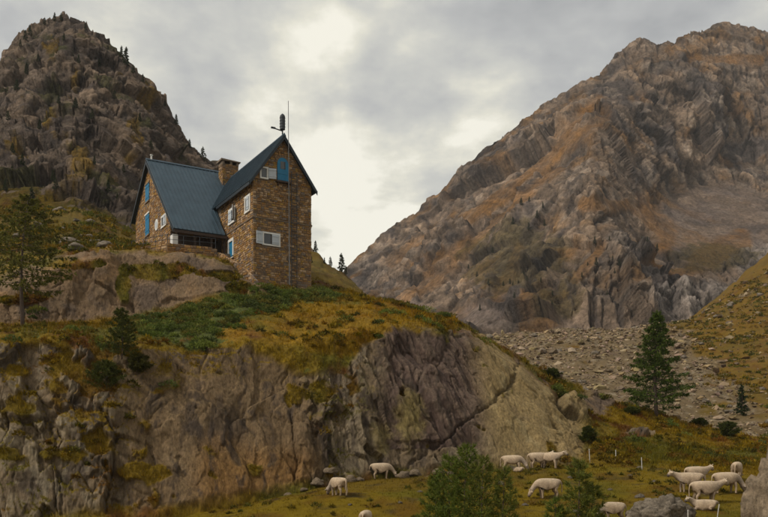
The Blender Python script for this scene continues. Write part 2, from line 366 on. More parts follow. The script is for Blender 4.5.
# the long open joint that runs down to the left across the slab, and the corner crack further left
def seg_d(x, y, ax, ay, bx, by):
    tx, ty = bx - ax, by - ay; t = np.clip(((x - ax) * tx + (y - ay) * ty) / (tx * tx + ty * ty), 0, 1)
    return np.hypot(x - ax - t * tx, y - ay - t * ty)
wob = 3.0 * fine
joint = np.zeros(len(V), f4)
for sgm in ((508, 388, 470, 420), (470, 420, 402, 472), (508, 388, 520, 360)):
    joint = np.maximum(joint, np.exp(-(seg_d(PXg + 1.6 * wob, PYg + wob, *sgm) / 1.5) ** 2) * (1.0 if sgm[0] > 400 else 0.2) * (0.55 + 0.45 * sstep(-.3, .3, big)))
low = slab * sstep(0, 40, (PYg - 388) - (508 - PXg) * 0.8)               # below the joint the rock stands back
crum = fbm(Wp, 0.9, 4, 45, ridge=True) - 0.4
d = d + 0.06 * crum * (1 - 0.75 * smoothw) + 0.025 * fbm(V, 0.35, 2, 46) - crack - 0.4 * joint - 0.35 * low
gro = 0.36 * fbm(V, 2.4, 4, 50) + 0.10 * fbm(V, 0.7, 3, 51)
fade = sstep(0.0, 1.1, RR) * sstep(6.2, 5.4, RR)
V = V + nrm * (rock * d * fade + grass * gro)[:, None].astype(f4)
V = V.astype(f4)
hz = sstep(5.6, 6.4, RR); V[:, 2] += hz * (2.6 * fbm(V, 30, 5, 60) + 0.5 * fbm(V, 4, 4, 61))
nn2 = gnormals(V.reshape(nr, nc, 3)).reshape(-1, 3); nn2 *= np.sign((nn2 * np.array([0, -1, 0.6])).sum(1))[:, None]
onl = sstep(0.45, 0.62, nn2[:, 2] + 0.25 * fine + 0.15 * big) * (RR > 1.0) * (RR < 3.3) * sstep(400, 330, PXg) * (1 - .9 * sstep(125, 150, PXg) * sstep(335, 300, PXg) * sstep(365, 385, PYg))     # turf settles on every ledge
grass = np.clip(np.maximum(grass, onl), 0, 1)
# rock colour
C = np.tile(np.array([0.140, 0.106, 0.072], f4), (len(V), 1))
tone = fbm(V, 4.0, 5, 70); tone2 = fbm(V, (1.2, 1.2, 9.0), 4, 71); sp = fbm(V, 0.9, 5, 72, gain=0.65)
C = mixc(C, (0.205, 0.168, 0.120), sstep(0.0, 0.5, tone + 0.4 * f2) * 0.8)
C = mixc(C, (0.060, 0.048, 0.038), sstep(0.05, 0.6, -tone + 0.3 * f1 + 0.5 * tone2) * 0.8)
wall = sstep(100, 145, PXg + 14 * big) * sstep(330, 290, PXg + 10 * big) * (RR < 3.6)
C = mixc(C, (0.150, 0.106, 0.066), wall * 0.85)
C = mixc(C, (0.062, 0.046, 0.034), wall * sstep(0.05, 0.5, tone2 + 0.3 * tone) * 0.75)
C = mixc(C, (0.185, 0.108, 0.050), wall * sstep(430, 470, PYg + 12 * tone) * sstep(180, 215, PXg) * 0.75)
C = mixc(C, (0.225, 0.190, 0.140), sstep(0.15, 0.5, sp + 0.5 * tone2) * (1 - wall) * (PXg < 330) * 0.6)
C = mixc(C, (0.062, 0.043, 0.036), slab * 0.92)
C = mixc(C, (0.150, 0.112, 0.086), slab * sstep(0.45, 0.9, strat + 0.3 * sp) * 0.7)
wet = fbm(Wp, (.8, .8, 16), 4, 73, gain=.6)
C = mixc(C, (0.048, 0.037, 0.030), sstep(.15, .5, wet + .3 * tone) * (RR < 3.6) * sstep(90, 150, PXg) * sstep(480, 440, PXg) * .75)
lich = pmask(PXg, PYg, [(408, 420, 20, 36), (380, 440, 16, 22)]) * (RR < 3)
C = mixc(C, (0.165, 0.132, 0.062), sstep(0.4, 1.0, lich + 0.4 * sp) * 0.75)
dome = sstep(455, 490, PXg + (PYg - 380) * -0.25 + 8 * tone) * sstep(600, 570, PXg) * (RR < 4.3)
dome = dome * (1 - slab * (1 - sstep(455, 500, PXg)))
C = mixc(C, (0.215, 0.162, 0.090), dome * 0.9)
C = mixc(C, (0.135, 0.100, 0.062), dome * sstep(0.1, 0.6, tone + 0.5 * sp) * 0.7)
C = mixc(C, (0.265, 0.215, 0.130), dome * sstep(0.2, 0.7, -tone2 + 0.3 * sp) * 0.6)
kn = sstep(3.85, 4.0, RR) * (RR < 5.6)
C = mixc(C, (0.150, 0.104, 0.068), kn * 0.8)
C = mixc(C, (0.085, 0.064, 0.050), kn * sstep(0.0, 0.5, tone + tone2 * 0.5) * 0.8)
C = mixc(C, (0.220, 0.140, 0.078), kn * sstep(0.2, 0.7, -tone + 0.4 * sp) * 0.55)
C = mixc(C, (0.026, 0.021, 0.018), np.clip(np.maximum(joint * 0.5, np.exp(-(j1 / 0.04) ** 2) * 0.5 * brk * (1 - smoothw)), 0, 1) * 0.8)
GC = grasscol(V)
gold = pmask(PXg, PYg, [(340, 325, 90, 30), (430, 320, 40, 12), (95, 322, 45, 7), (230, 330, 20, 14)])
GC = mixc(GC, (0.180, 0.108, 0.022), sstep(0.2, 0.8, gold + 0.5 * fine) * 0.75)
GC = mixc(GC, (0.105, 0.072, 0.018), g_led * 0.5)
green = sstep(0.35, 0.65, np.maximum(pmask(PXg, PYg, [(170, 328, 52, 15), (215, 318, 40, 14), (255, 306, 40, 11), (300, 297, 38, 7), (205, 342, 24, 12)]), 0) + 0.7 * fine + 0.35 * big) * (RR < 5) * (RR > 2.4)
GC = mixc(GC, (0.062, 0.070, 0.024), green)
backg = sstep(5.3, 5.8, RR) * (PXg < 400)
GC = mixc(GC, (0.085, 0.060, 0.020), backg * 0.6)
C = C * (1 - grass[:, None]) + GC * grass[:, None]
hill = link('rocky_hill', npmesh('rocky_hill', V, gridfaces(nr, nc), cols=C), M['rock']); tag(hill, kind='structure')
HDX = np.tile(np.gradient(xs), nr)
HV, HG, HGreen, HPX, HPY, HRR, HC = V, grass, green, PXg, PYg, RR, C
def hill_at(px, py, rmin=0, rmax=9):
    """surface point of the hill seen through a pixel (nearest vertex)"""
    vx = HX + HV[:, 0] / HV[:, 1] * F; vy = HY - (HV[:, 2] - CZ) / HV[:, 1] * F
    e = (vx - px) ** 2 + (vy - py) ** 2 + np.where((HRR >= rmin) & (HRR <= rmax), 0, 1e6)
    near = np.where(e < e.min() + 3, HV[:, 1], 1e9); return Vector(HV[int(near.argmin())])
def hill_z(x, y, rmin=0):
    e = (HV[:, 0] - x) ** 2 + (HV[:, 1] - y) ** 2 + np.where(HRR >= rmin, 0, 1e6); return float(HV[int(e.argmin()), 2])

# ---- meadow in front (a height field that runs under the foot of the hill and back past the camera)
mp_ = [(-330, 575, 57), (-100, 560, 58), (0, 545, 59), (65, 535, 60), (130, 526, 61), (200, 515, 63), (253, 503, 65), (311, 489, 66.6), (338, 496, 60), (340, 484, 67.4), (382, 478, 67.5), (368, 520, 56),
       (430, 477, 70), (512, 471, 69.5), (545, 468.5, 71), (545, 499, 60), (610, 462, 73), (602, 480, 66), (612, 516, 56), (657, 468, 71.5), (700, 512, 56), (700, 473, 70), (725, 497, 60), (737, 479.5, 66), (768, 478, 68), (660, 515, 55),
       (900, 487, 66), (1150, 497, 64), (900, 530, 50), (450, 560, 45), (600, 555, 45), (150, 580, 45), (0, 600, 45), (750, 555, 45)]
mpts = [((p[0] - HX) / F * p[2], p[2]) for p in mp_]; mz = [(HY - p[1]) / F * p[2] for p in mp_]
for X, Y, Z in [(0, 30, -3.6), (-25, 30, -4.0), (25, 30, -3.2), (0, 12, -2.2), (-18, 10, -3), (18, 10, -2), (0, 0, -1.75), (-6, 0, -1.9), (6, 0, -1.7), (0, -15, -1.8), (-40, -20, -4), (40, -20, -1), (-90, 30, -9), (-90, 60, -8), (90, 30, 0), (90, 60, 1),
                (-60, 85, -6), (-20, 85, -3), (0, 84, -2), (25, 84, 0), (45, 84, 0), (90, 85, 0), (-90, 90, -8), (0, -40, -3), (90, -40, -2), (-90, -40, -8)]:
    mpts.append((X, Y)); mz.append(Z)
gx = np.linspace(-100, 100, 421); gy = np.concatenate([np.linspace(-45, 40, 60, endpoint=False), np.linspace(40, 88, 230)])
XX, YY = np.meshgrid(gx, gy); q = np.stack([XX.ravel(), YY.ravel()], 1)
mzz = rbf(mpts, mz, q).reshape(XX.shape); mzz = gauss1(gauss1(mzz, 3, 0), 3, 1)
MV = np.stack([XX.ravel(), YY.ravel(), mzz.ravel() + CZ], 1).astype(f4)
MV[:, 2] += 0.16 * fbm(MV, 4.0, 4, 90) + 0.07 * fbm(MV, 1.0, 3, 91)
MC = grasscol(MV)
mpx = HX + MV[:, 0] / np.maximum(MV[:, 1], 1) * F; mpy = HY - (MV[:, 2] - CZ) / np.maximum(MV[:, 1], 1) * F
mfar = MV[:, 1] > 40
MC = mixc(MC, (0.105, 0.064, 0.022), sstep(0.2, 0.7, pmask(mpx, mpy, [(400, 484, 120, 8), (530, 476, 50, 5)]) + 0.4 * fbm(MV, 2.0, 3, 92)) * mfar * 0.8)
MC = mixc(MC, (0.092, 0.072, 0.018), np.full(len(MV), .45))
MC = mixc(MC, (0.045, 0.034, 0.018), sstep(0.25, 0.5, fbm(MV, 1.6, 4, 93)) * 0.7)
meadow = link('meadow', npmesh('meadow', MV, gridfaces(len(gy), len(gx)), cols=MC), M['meadow']); tag(meadow, kind='structure')
MZ = MV[:, 2].reshape(XX.shape)
def meadow_z(x, y):
    i = np.clip(np.searchsorted(gx, x) - 1, 0, len(gx) - 2); j = np.clip(np.searchsorted(gy, y) - 1, 0, len(gy) - 2)
    a = (x - gx[i]) / (gx[i + 1] - gx[i]); b = (y - gy[j]) / (gy[j + 1] - gy[j])
    return (MZ[j, i] * (1 - a) + MZ[j, i + 1] * a) * (1 - b) + (MZ[j + 1, i] * (1 - a) + MZ[j + 1, i + 1] * a) * b
def meadow_at(px, py, y0=42, y1=86):
    """where the view ray through a pixel meets the meadow"""
    best = None
    for Y in np.arange(y0, y1, 0.1):
        p = P3(px, py, Y)
        if p.z < meadow_z(p.x, Y): return Vector((p.x, Y, float(meadow_z(p.x, Y))))
    p = P3(px, py, y1); return Vector((p.x, y1, float(meadow_z(p.x, y1))))

# ---- moraine with its scree, rising on the right into the next hillside
MOR = {
 250: [(470, 95), (440, 102), (415, 120), (385, 150), (362, 200), (350, 240), (380, 320)],
 400: [(470, 95), (440, 102), (410, 120), (380, 150), (355, 200), (342, 240), (365, 320)],
 490: [(470, 95), (435, 102), (405, 120), (376, 150), (350, 200), (336, 240), (355, 320)],
 560: [(470, 95), (435, 102), (405, 120), (376, 150), (346, 200), (330, 250), (352, 330)],
 640: [(470, 95), (435, 102), (410, 120), (380, 150), (346, 200), (327, 260), (345, 340)],
 690: [(470, 95), (440, 102), (418, 118), (388, 150), (350, 195), (320, 270), (322, 345)],
 730: [(475, 95), (445, 102), (422, 116), (388, 150), (342, 205), (296, 275), (288, 350)],
 768: [(480, 95), (450, 102), (426, 116), (386, 150), (326, 215), (268, 290), (252, 360)],
 850: [(490, 95), (460, 102), (425, 116), (370, 155), (295, 225), (215, 305), (190, 370)],
 1050: [(490, 95), (460, 102), (415, 118), (340, 165), (255, 240), (160, 330), (130, 400)],
 1300: [(490, 95), (450, 102), (395, 120), (310, 175), (220, 250), (120, 350), (90, 420)],
}
xm = np.concatenate([np.arange(250, 470, 4.0), np.arange(470, 790, 1.3), np.arange(790, 1301, 8.0)])
G, rrm = loft(MOR, xm, [8, 34, 44, 50, 50, 24], 3, 5)
nrm_, ncm = G.shape[:2]; V = G.reshape(-1, 3).astype(f4); RM = np.repeat(rrm, ncm); XM = np.tile(xm, nrm_)
V[:, 2] += 1.6 * fbm(V, 22, 5, 101) + 0.5 * fbm(V, 4, 4, 102) + (RM > 4.5) * 1.2 * fbm(V, 12, 4, 103)
MPY = HY - (V[:, 2] - CZ) / V[:, 1] * F
veg = sstep(0.35, 0.75, sstep(640, 740, XM + 0.9 * (345 - MPY)) + 0.55 * fbm(V, 14, 4, 104))
veg = np.maximum(veg, sstep(0.5, 0.8, fbm(V, 9, 4, 105) + 0.25 * sstep(690, 740, XM)))
tone = fbm(V, 8, 5, 106); sp = fbm(V, 1.6, 4, 107)
C = np.tile(np.array([0.130, 0.098, 0.062], f4), (len(V), 1))
C = mixc(C, (0.120, 0.092, 0.060), sstep(0, 0.5, tone) * 0.8); C = mixc(C, (0.250, 0.212, 0.160), sstep(0.1, 0.6, sp) * 0.7)
vc = grasscol(V, 8); vc = mixc(vc, (0.115, 0.072, 0.030), np.full(len(V), 0.6))
C = C * (1 - veg[:, None]) + vc * veg[:, None]
mor = link('moraine', npmesh('moraine', V, gridfaces(nrm_, ncm), cols=C), M['ground']); tag(mor, kind='structure')
OV, OVeg, OX, OR = V, veg, XM, RM; ODX = np.tile(np.gradient(xm), nrm_)

# ---- the big mountain on the right
SIL = [(230, 345), (300, 302), (340, 270), (352, 262), (380, 240), (430, 201), (455, 176), (480, 151), (505, 131), (530, 116), (560, 93), (580, 84), (600, 72), (612, 60), (625, 47), (634, 41), (645, 39), (655, 42), (664, 38), (674, 41), (690, 33), (705, 28), (712, 24), (722, 22), (735, 25), (750, 26), (768, 31), (850, 62), (1000, 150), (1200, 290)]
DEP = [(230, 345, 1050), (352, 262, 1150), (352, 300, 950), (352, 335, 800), (430, 201, 1180), (430, 270, 900), (440, 320, 640), (450, 350, 520), (480, 151, 1200), (500, 230, 850), (500, 300, 560), (530, 116, 1230), (560, 93, 1250),
       (560, 160, 950), (560, 230, 640), (560, 290, 520), (560, 330, 470), (600, 72, 1280), (595, 130, 880), (590, 190, 640), (600, 260, 520), (620, 330, 450), (640, 40, 1350), (645, 110, 1130), (650, 170, 1010), (655, 200, 900), (640, 235, 680),
       (640, 262, 560), (640, 330, 470), (725, 22, 1450), (720, 100, 1280), (720, 165, 1180), (700, 195, 1060), (700, 235, 800), (700, 262, 640), (700, 275, 600), (700, 330, 500), (768, 31, 1450), (768, 110, 1300), (768, 190, 1150), (768, 225, 860), (768, 260, 690), (768, 330, 540),
       (900, 80, 1400), (900, 200, 1000), (900, 330, 560), (1200, 290, 900), (1200, 350, 600), (600, 365, 420), (350, 365, 700), (768, 365, 480), (1200, 380, 520), (230, 365, 900)]
KS = 0.62
DEP = [(a_, b_, 450 + (c_ - 450) * (0.45 if c_ > 450 else 1)) for a_, b_, c_ in DEP]
xr = np.concatenate([np.arange(230, 335, 4.0), np.arange(335, 790, 0.95), np.arange(790, 1201, 10.0)])
tr = np.concatenate([np.linspace(0, 1, 330), 1 + np.linspace(0.02, 0.5, 10)])
sil = np.interp(xr, [p[0] for p in SIL], [p[1] for p in SIL]); sil = gauss1(sil, 1.2, 0)
TT, XX2 = np.meshgrid(tr, xr, indexing='ij'); SS = np.tile(sil, (len(tr), 1))
PY2 = 366 + (SS - 366) * np.minimum(TT, 1)
Yr = rbf([(a, b * 1.0) for a, b, c in DEP], [math.log(c) for a, b, c in DEP], np.stack([XX2.ravel(), PY2.ravel()], 1)).reshape(TT.shape)
Yr = np.exp(gauss1(gauss1(Yr, 4, 0), 6, 1)); Yr = np.maximum.accumulate(Yr, axis=0)
back = np.maximum(TT - 1, 0)
Yb = Yr + back * 500
Zr = (HY - PY2) / F * Yr - back * 420
V = np.stack([(XX2 - HX) / F * Yr, Yb, Zr + CZ], -1)
n3 = gnormals(V).reshape(-1, 3); n3 *= np.sign((n3 * np.array([0, -1, 0.7])).sum(1))[:, None]
V = V.reshape(-1, 3).astype(f4); X2 = XX2.ravel(); Y2 = PY2.ravel(); T2 = TT.ravel()
Vn = (V / KS).astype(f4)
cirque = sstep(0.3, 0.75, pmask(X2, Y2, [(715, 212, 62, 32), (690, 235, 40, 22), (480, 318, 36, 12), (760, 225, 40, 22), (405, 312, 30, 14)]) + 0.2 * fbm(Vn, 120, 4, 202))
bands = np.zeros(len(V), f4)
for sg, wd in (((604, 118, 470, 216), 7), ((470, 216, 392, 262), 6), ((560, 170, 450, 262), 7), ((450, 262, 400, 300), 8), ((585, 205, 640, 205), 8), ((640, 205, 668, 238), 12), ((700, 262, 740, 240), 13), ((640, 268, 690, 272), 6), ((520, 250, 500, 300), 8), ((600, 100, 560, 140), 5), ((690, 60, 760, 60), 6), ((575, 280, 600, 250), 6)):
    bands = np.maximum(bands, np.exp(-(seg_d(X2, Y2, *sg) / wd) ** 2))
bands = sstep(0.25, 0.7, bands + 0.35 * fbm(Vn, 60, 5, 203))
hard = np.clip(1 - 0.92 * cirque - 0.75 * bands, 0.05, 1)
Wm = Vn + np.stack([fbm(Vn, 120, 3, 204), fbm(Vn, 120, 3, 205), fbm(Vn, 120, 3, 206)], 1).astype(f4) * 11
an = R(38); Wq = Wm.copy(); Wq[:, 0] = Wm[:, 0] * math.cos(an) - Wm[:, 2] * math.sin(an); Wq[:, 2] = Wm[:, 0] * math.sin(an) + Wm[:, 2] * math.cos(an)
lw = sstep(600, 520, X2)                                                  # the left flank has slanting strata, the rest upright gullies
r1 = fbm(Wm, (110, 160, 300), 6, 207, ridge=True, gain=0.55); r2 = fbm(Wq, (420, 160, 75), 6, 208, ridge=True, gain=0.55)
rel = r1 * (1 - lw) + r2 * lw
Ws = Wq * np.array([.5, 1, 1.6], f4); blend = sstep(.35, .65, lw + .2 * fbm(Vn, 60, 3, 221))
def fac2(sz, sd_, tl_):
    u_, v_ = facets(Wm, sz, sd_, tl_); s_, t_ = facets(Ws, sz, sd_ + 50, tl_); return u_ * (1 - blend) + s_ * blend, np.where(blend > .5, t_, v_)
a1, b1 = fac2((75, 130, 150), 209, 0.8); a2, b2 = fac2((28, 50, 54), 210, 0.9); a3, b3 = fac2((11, 22, 19), 211, 0.9); a4, b4 = facets(Wm, (5, 9, 8), 218, 0.9)
amp = sstep(0.0, 0.12, T2) * (1 - 0.75 * sstep(0.86, 1.0, T2))
zone = 0.35 + 0.65 * sstep(-0.25, 0.3, fbm(Vn, 170, 3, 220) + 0.25 * pmask(X2, Y2, [(600, 290, 60, 40), (600, 180, 30, 60), (690, 120, 60, 40), (720, 300, 60, 30)]))
dd = zone * (11 * (rel - 0.35) + 9 * a1 + 4.6 * a2 + 1.9 * a3 + 0.7 * a4) - 2 * np.exp(-(b2 / .05) ** 2) - 0.8 * np.exp(-(b3 / .06) ** 2)
V = V + (n3 * KS * (amp * hard * dd + 2.5 * fbm(Vn, 25, 4, 212))[:, None]).astype(f4)
top = sstep(0.9, 1.0, T2); V[:, 2] += KS * top * (7 * fbm(Vn, 60, 5, 213) + 1.6 * a2 + 1.2 * a3)
C = np.tile(np.array([0.182, 0.138, 0.106], f4), (len(V), 1))
tone = fbm(Vn, 90, 5, 214); sp = fbm(Vn, 25, 5, 215); tz = fbm(Wm, (40, 60, 200), 4, 216)
C = mixc(C, (0.265, 0.200, 0.150), sstep(0.0, 0.5, tone + 0.4 * a2) * 0.75)
C = mixc(C, (0.078, 0.068, 0.064), sstep(0.05, 0.4, -tone + 0.5 * tz + 0.15 * a1) * 0.8)
C = mixc(C, (0.300, 0.245, 0.200), sstep(0.2, 0.6, sp + 0.3 * rel) * 0.65)
C = mixc(C, (0.205, 0.112, 0.045), sstep(-0.05, 0.45, fbm(Vn, 50, 5, 217) - 0.1) * 0.6)
pale = pmask(X2, Y2, [(720, 305, 60, 28), (770, 285, 40, 30), (660, 310, 30, 20), (760, 255, 22, 14)])
C = mixc(C, (0.310, 0.270, 0.240), sstep(0.25, 0.7, pale + 0.4 * sp) * 0.7)
C = mixc(C, (0.190, 0.150, 0.128), np.clip(cirque * (.55 + .5 * sp + .4 * tz), 0, 1) * 0.85)
C = mixc(C, (0.200, 0.098, 0.032), np.clip(bands * (0.6 + 0.7 * sp), 0, 1) * 0.75)
mos = pmask(X2, Y2, [(520, 265, 60, 40), (715, 258, 46, 16), (560, 300, 30, 20)])
C = mixc(C, (0.072, 0.056, 0.024), sstep(0.3, 0.7, mos + 0.55 * sp) * 0.7)
C = C * (1 + np.clip(.12 * a3 + .10 * a4 + .14 * a2, -.45, .5) * hard)[:, None]
sta = fbm(Wq, (300, 80, 13), 5, 222, gain=.6); C = C * (1 + np.clip(.75 * sta, -.4, .55) * lw * (1 - .5 * cirque))[:, None]
stk = fbm(Wm, (9, 30, 110), 5, 219, gain=.6)
C = mixc(C, (0.058, 0.050, 0.047), sstep(.12, .5, stk + .25 * tone) * hard * .7)
C = mixc(C, (0.040, 0.035, 0.033), np.clip(np.exp(-(b1 / 0.05) ** 2) * .6 + np.exp(-(b2 / 0.05) ** 2) * .5, 0, 1) * hard * 0.7)
rm = link('mountain', npmesh('mountain', V, gridfaces(len(tr), len(xr)), cols=C), M['far_rock']); tag(rm, kind='structure')
RV, RX, RY = V, X2, Y2

# ---- the dark crag on the left
SIL2 = [(-400, 250), (-250, 170), (-120, 120), (-50, 84), (0, 64), (4, 54), (12, 46), (20, 42), (24, 34), (33, 27), (45, 23), (54, 18), (62, 17), (70, 13), (80, 17), (88, 27), (97, 36), (110, 44), (120, 52), (128, 62), (133, 72), (142, 78), (150, 84), (158, 98), (166, 103), (172, 116), (181, 131), (190, 145), (205, 158), (220, 168), (245, 184), (275, 210), (310, 250), (350, 300), (400, 345)]
DEP2 = [(-400, 262, 170), (-400, 250, 250), (-250, 170, 290), (-200, 262, 160), (0, 262, 152), (0, 225, 162), (0, 195, 180), (0, 150, 212), (0, 64, 272), (70, 262, 150), (70, 205, 172), (70, 180, 195), (70, 100, 238), (70, 13, 292), (130, 262, 158), (130, 225, 176), (130, 190, 205), (130, 120, 242), (130, 70, 275),
        (100, 150, 212), (180, 131, 272), (180, 180, 238), (180, 240, 190), (220, 168, 280), (220, 262, 190), (275, 210, 270), (275, 262, 220), (400, 345, 260), (310, 250, 260)]
xl = np.concatenate([np.arange(-400, -30, 6.0), np.arange(-30, 250, 0.85), np.arange(250, 401, 4.0)])
tl = np.concatenate([np.linspace(0, 1, 280), 1 + np.linspace(0.03, 0.6, 8)])
sl = np.interp(xl, [p[0] for p in SIL2], [p[1] for p in SIL2])
TT, XX2 = np.meshgrid(tl, xl, indexing='ij'); b0 = np.maximum(264, sl + 30)
PY2 = b0[None] + (sl - b0)[None] * np.minimum(TT, 1)
Yl = rbf([(a, b) for a, b, c in DEP2], [math.log(c) for a, b, c in DEP2], np.stack([XX2.ravel(), PY2.ravel()], 1)).reshape(TT.shape)
Yl = np.maximum.accumulate(np.exp(gauss1(gauss1(Yl, 4, 0), 6, 1)), axis=0); back = np.maximum(TT - 1, 0)
V = np.stack([(XX2 - HX) / F * Yl, Yl + back * 190, (HY - PY2) / F * Yl - back * 170 + CZ], -1)
n3 = gnormals(V).reshape(-1, 3); n3 *= np.sign((n3 * np.array([0, -1, 0.7])).sum(1))[:, None]
V = V.reshape(-1, 3).astype(f4); X2 = XX2.ravel(); Y2 = PY2.ravel(); T2 = TT.ravel()
base_l = np.interp(X2, [-400, 0, 40, 70, 100, 135, 180, 400], [190, 186, 188, 196, 208, 226, 240, 300])
slope = sstep(-6, 8, Y2 - base_l + 9 * fbm(V, 13, 4, 301))
hard = 1 - 0.85 * slope
Wm = V + np.stack([fbm(V, 26, 3, 304), fbm(V, 26, 3, 305), fbm(V, 26, 3, 306)], 1).astype(f4) * 5
r1 = fbm(Wm, (26, 32, 76), 6, 307, ridge=True, gain=0.55)
a1, b1 = facets(Wm, (14, 14, 28), 309, 0.6); a2, b2 = facets(Wm, (5.4, 5.4, 10), 310, 0.6); a3, b3 = facets(Wm, (2.1, 2.1, 3.8), 311, 0.6)
amp = sstep(0.0, 0.1, T2) * (1 - 0.7 * sstep(0.88, 1.0, T2))
V = V + (n3 * (amp * hard * (4.2 * (r1 - 0.35) + 1.9 * a1 + 1.0 * a2 + 0.4 * a3 - .7 * np.exp(-(b2 / .05) ** 2)) + 0.6 * fbm(V, 5, 4, 312))[:, None]).astype(f4)
top = sstep(0.92, 1.0, T2); V[:, 2] += top * (1.6 * fbm(V, 9, 4, 313) + 1.0 * a2 + 0.6 * a3)
C = np.tile(np.array([0.150, 0.118, 0.094], f4), (len(V), 1))
tone = fbm(V, 19, 5, 314); sp = fbm(V, 5, 5, 315)
C = mixc(C, (0.185, 0.140, 0.105), sstep(0, 0.45, tone + 0.4 * a2) * 0.7); C = mixc(C, (0.058, 0.048, 0.044), sstep(0, 0.45, -tone + 0.4 * sp) * 0.75)
och = pmask(X2, Y2, [(55, 55, 8, 20), (78, 170, 12, 28), (50, 122, 7, 16), (76, 80, 6, 8), (145, 100, 8, 18), (85, 185, 8, 12), (110, 190, 10, 6), (20, 160, 10, 12), (130, 140, 8, 20)])
C = mixc(C, (0.165, 0.105, 0.026), sstep(0.45, 0.9, och + 0.9 * sp) * 0.7)
C = mixc(C, (0.050, 0.050, 0.022), sstep(0.20, 0.45, fbm(V, 10, 5, 316) + 0.1 * sp) * 0.8)
sg_ = grasscol(V, 12); sg_ = mixc(sg_, (0.072, 0.052, 0.018), np.full(len(V), 0.5))
rk = sstep(0.38, 0.55, fbm(V, 4.5, 4, 317))
C = C * (1 - (slope * (1 - rk))[:, None]) + sg_ * (slope * (1 - rk))[:, None]
C = C * (1 + np.clip(.16 * a3 + .14 * a2, -.4, .45) * hard)[:, None]
stk = fbm(Wm, (3, 8, 30), 5, 319, gain=.6)
C = mixc(C, (0.046, 0.040, 0.036), sstep(.12, .5, stk + .2 * tone) * hard * .65)
cg = link('crag', npmesh('crag', V, gridfaces(len(tl), len(xl)), cols=C), M['crag']); tag(cg, kind='structure')
LV, LX, LY = V, X2, Y2

# ---- valley floor out to the horizon
bm = bmesh.new(); bbox(bm, -4000, 4000, -3000, 5000, -60, -16); recalc(bm)
g_ = link('ground', bm_mesh('ground', bm), mat('far ground', (0.08, 0.062, 0.03), 0.95, var=0.3, vscale=0.02)); tag(g_, kind='structure')
# ------------------------------------------------------------------ the refuge
HA = R(30); HO = Vector((-13.1, 90.0, CZ + 18.0))
house = empty('stone_refuge', HO, HA)
tag(house, 'two-winged stone mountain refuge with steep blue metal roofs on the rock knoll', 'house')
cu, su = math.cos(HA), math.sin(HA)
def to_local(p): d_ = Vector(p) - HO; return Vector((d_.x * cu + d_.y * su, -d_.x * su + d_.y * cu, d_.z))
CL = to_local((0, 0, CZ))
def hit(px, py, axis, val):
    """photo pixel -> point on a wall plane of the house (axis 0: x = val, axis 1: y = val)"""
    d_ = to_local(P3(px, py, 90)) - CL; k = (val - CL[axis]) / d_[axis]; return CL + d_ * k
TW, TE, TA = 6.4, 12.3, 16.8            # tower width, eave height, apex height
ME, MR, MB = 8.1, 18.1, 13.0            # main wing: front eave, ridge, back eave
YE, YR_, YB = 7.14, 17.3, 23.6          # their y
XG = -5.6                               # gable wall of the main wing
ms = (MR - ME) / (YR_ - YE); ts = (TA - TE) / (TW / 2); bs = (MR - MB) / (YB - YR_)
def main_z(y): return ME + (y - YE) * ms if y < YR_ else MR - (y - YR_) * bs
# --- walls (bodies)
def wall_body(name, polys, d_, base=M['mortar']):
    bm = bmesh.new(); prism(bm, polys, d_); recalc(bm); return link(name, bm_mesh(name, bm), base, house)
tower = wall_body('wall', [(0, 0, -3), (TW, 0, -3), (TW, 0, TE), (TW / 2, 0, TA - 0.02), (0, 0, TE)], (0, 14.5, 0))
tower['label'] = 'tall narrow gabled wing with ladder on its front'
mainw = wall_body('wall', [(XG, 9.4, 2), (XG, 9.4, main_z(9.4) - .1), (XG, YR_, MR - .1), (XG, 23.2, main_z(23.2) - .1), (XG, 23.2, 2)], (TW - XG - 0.3, 0, 0))
mainw['label'] = 'broad wing with gable end and covered porch'
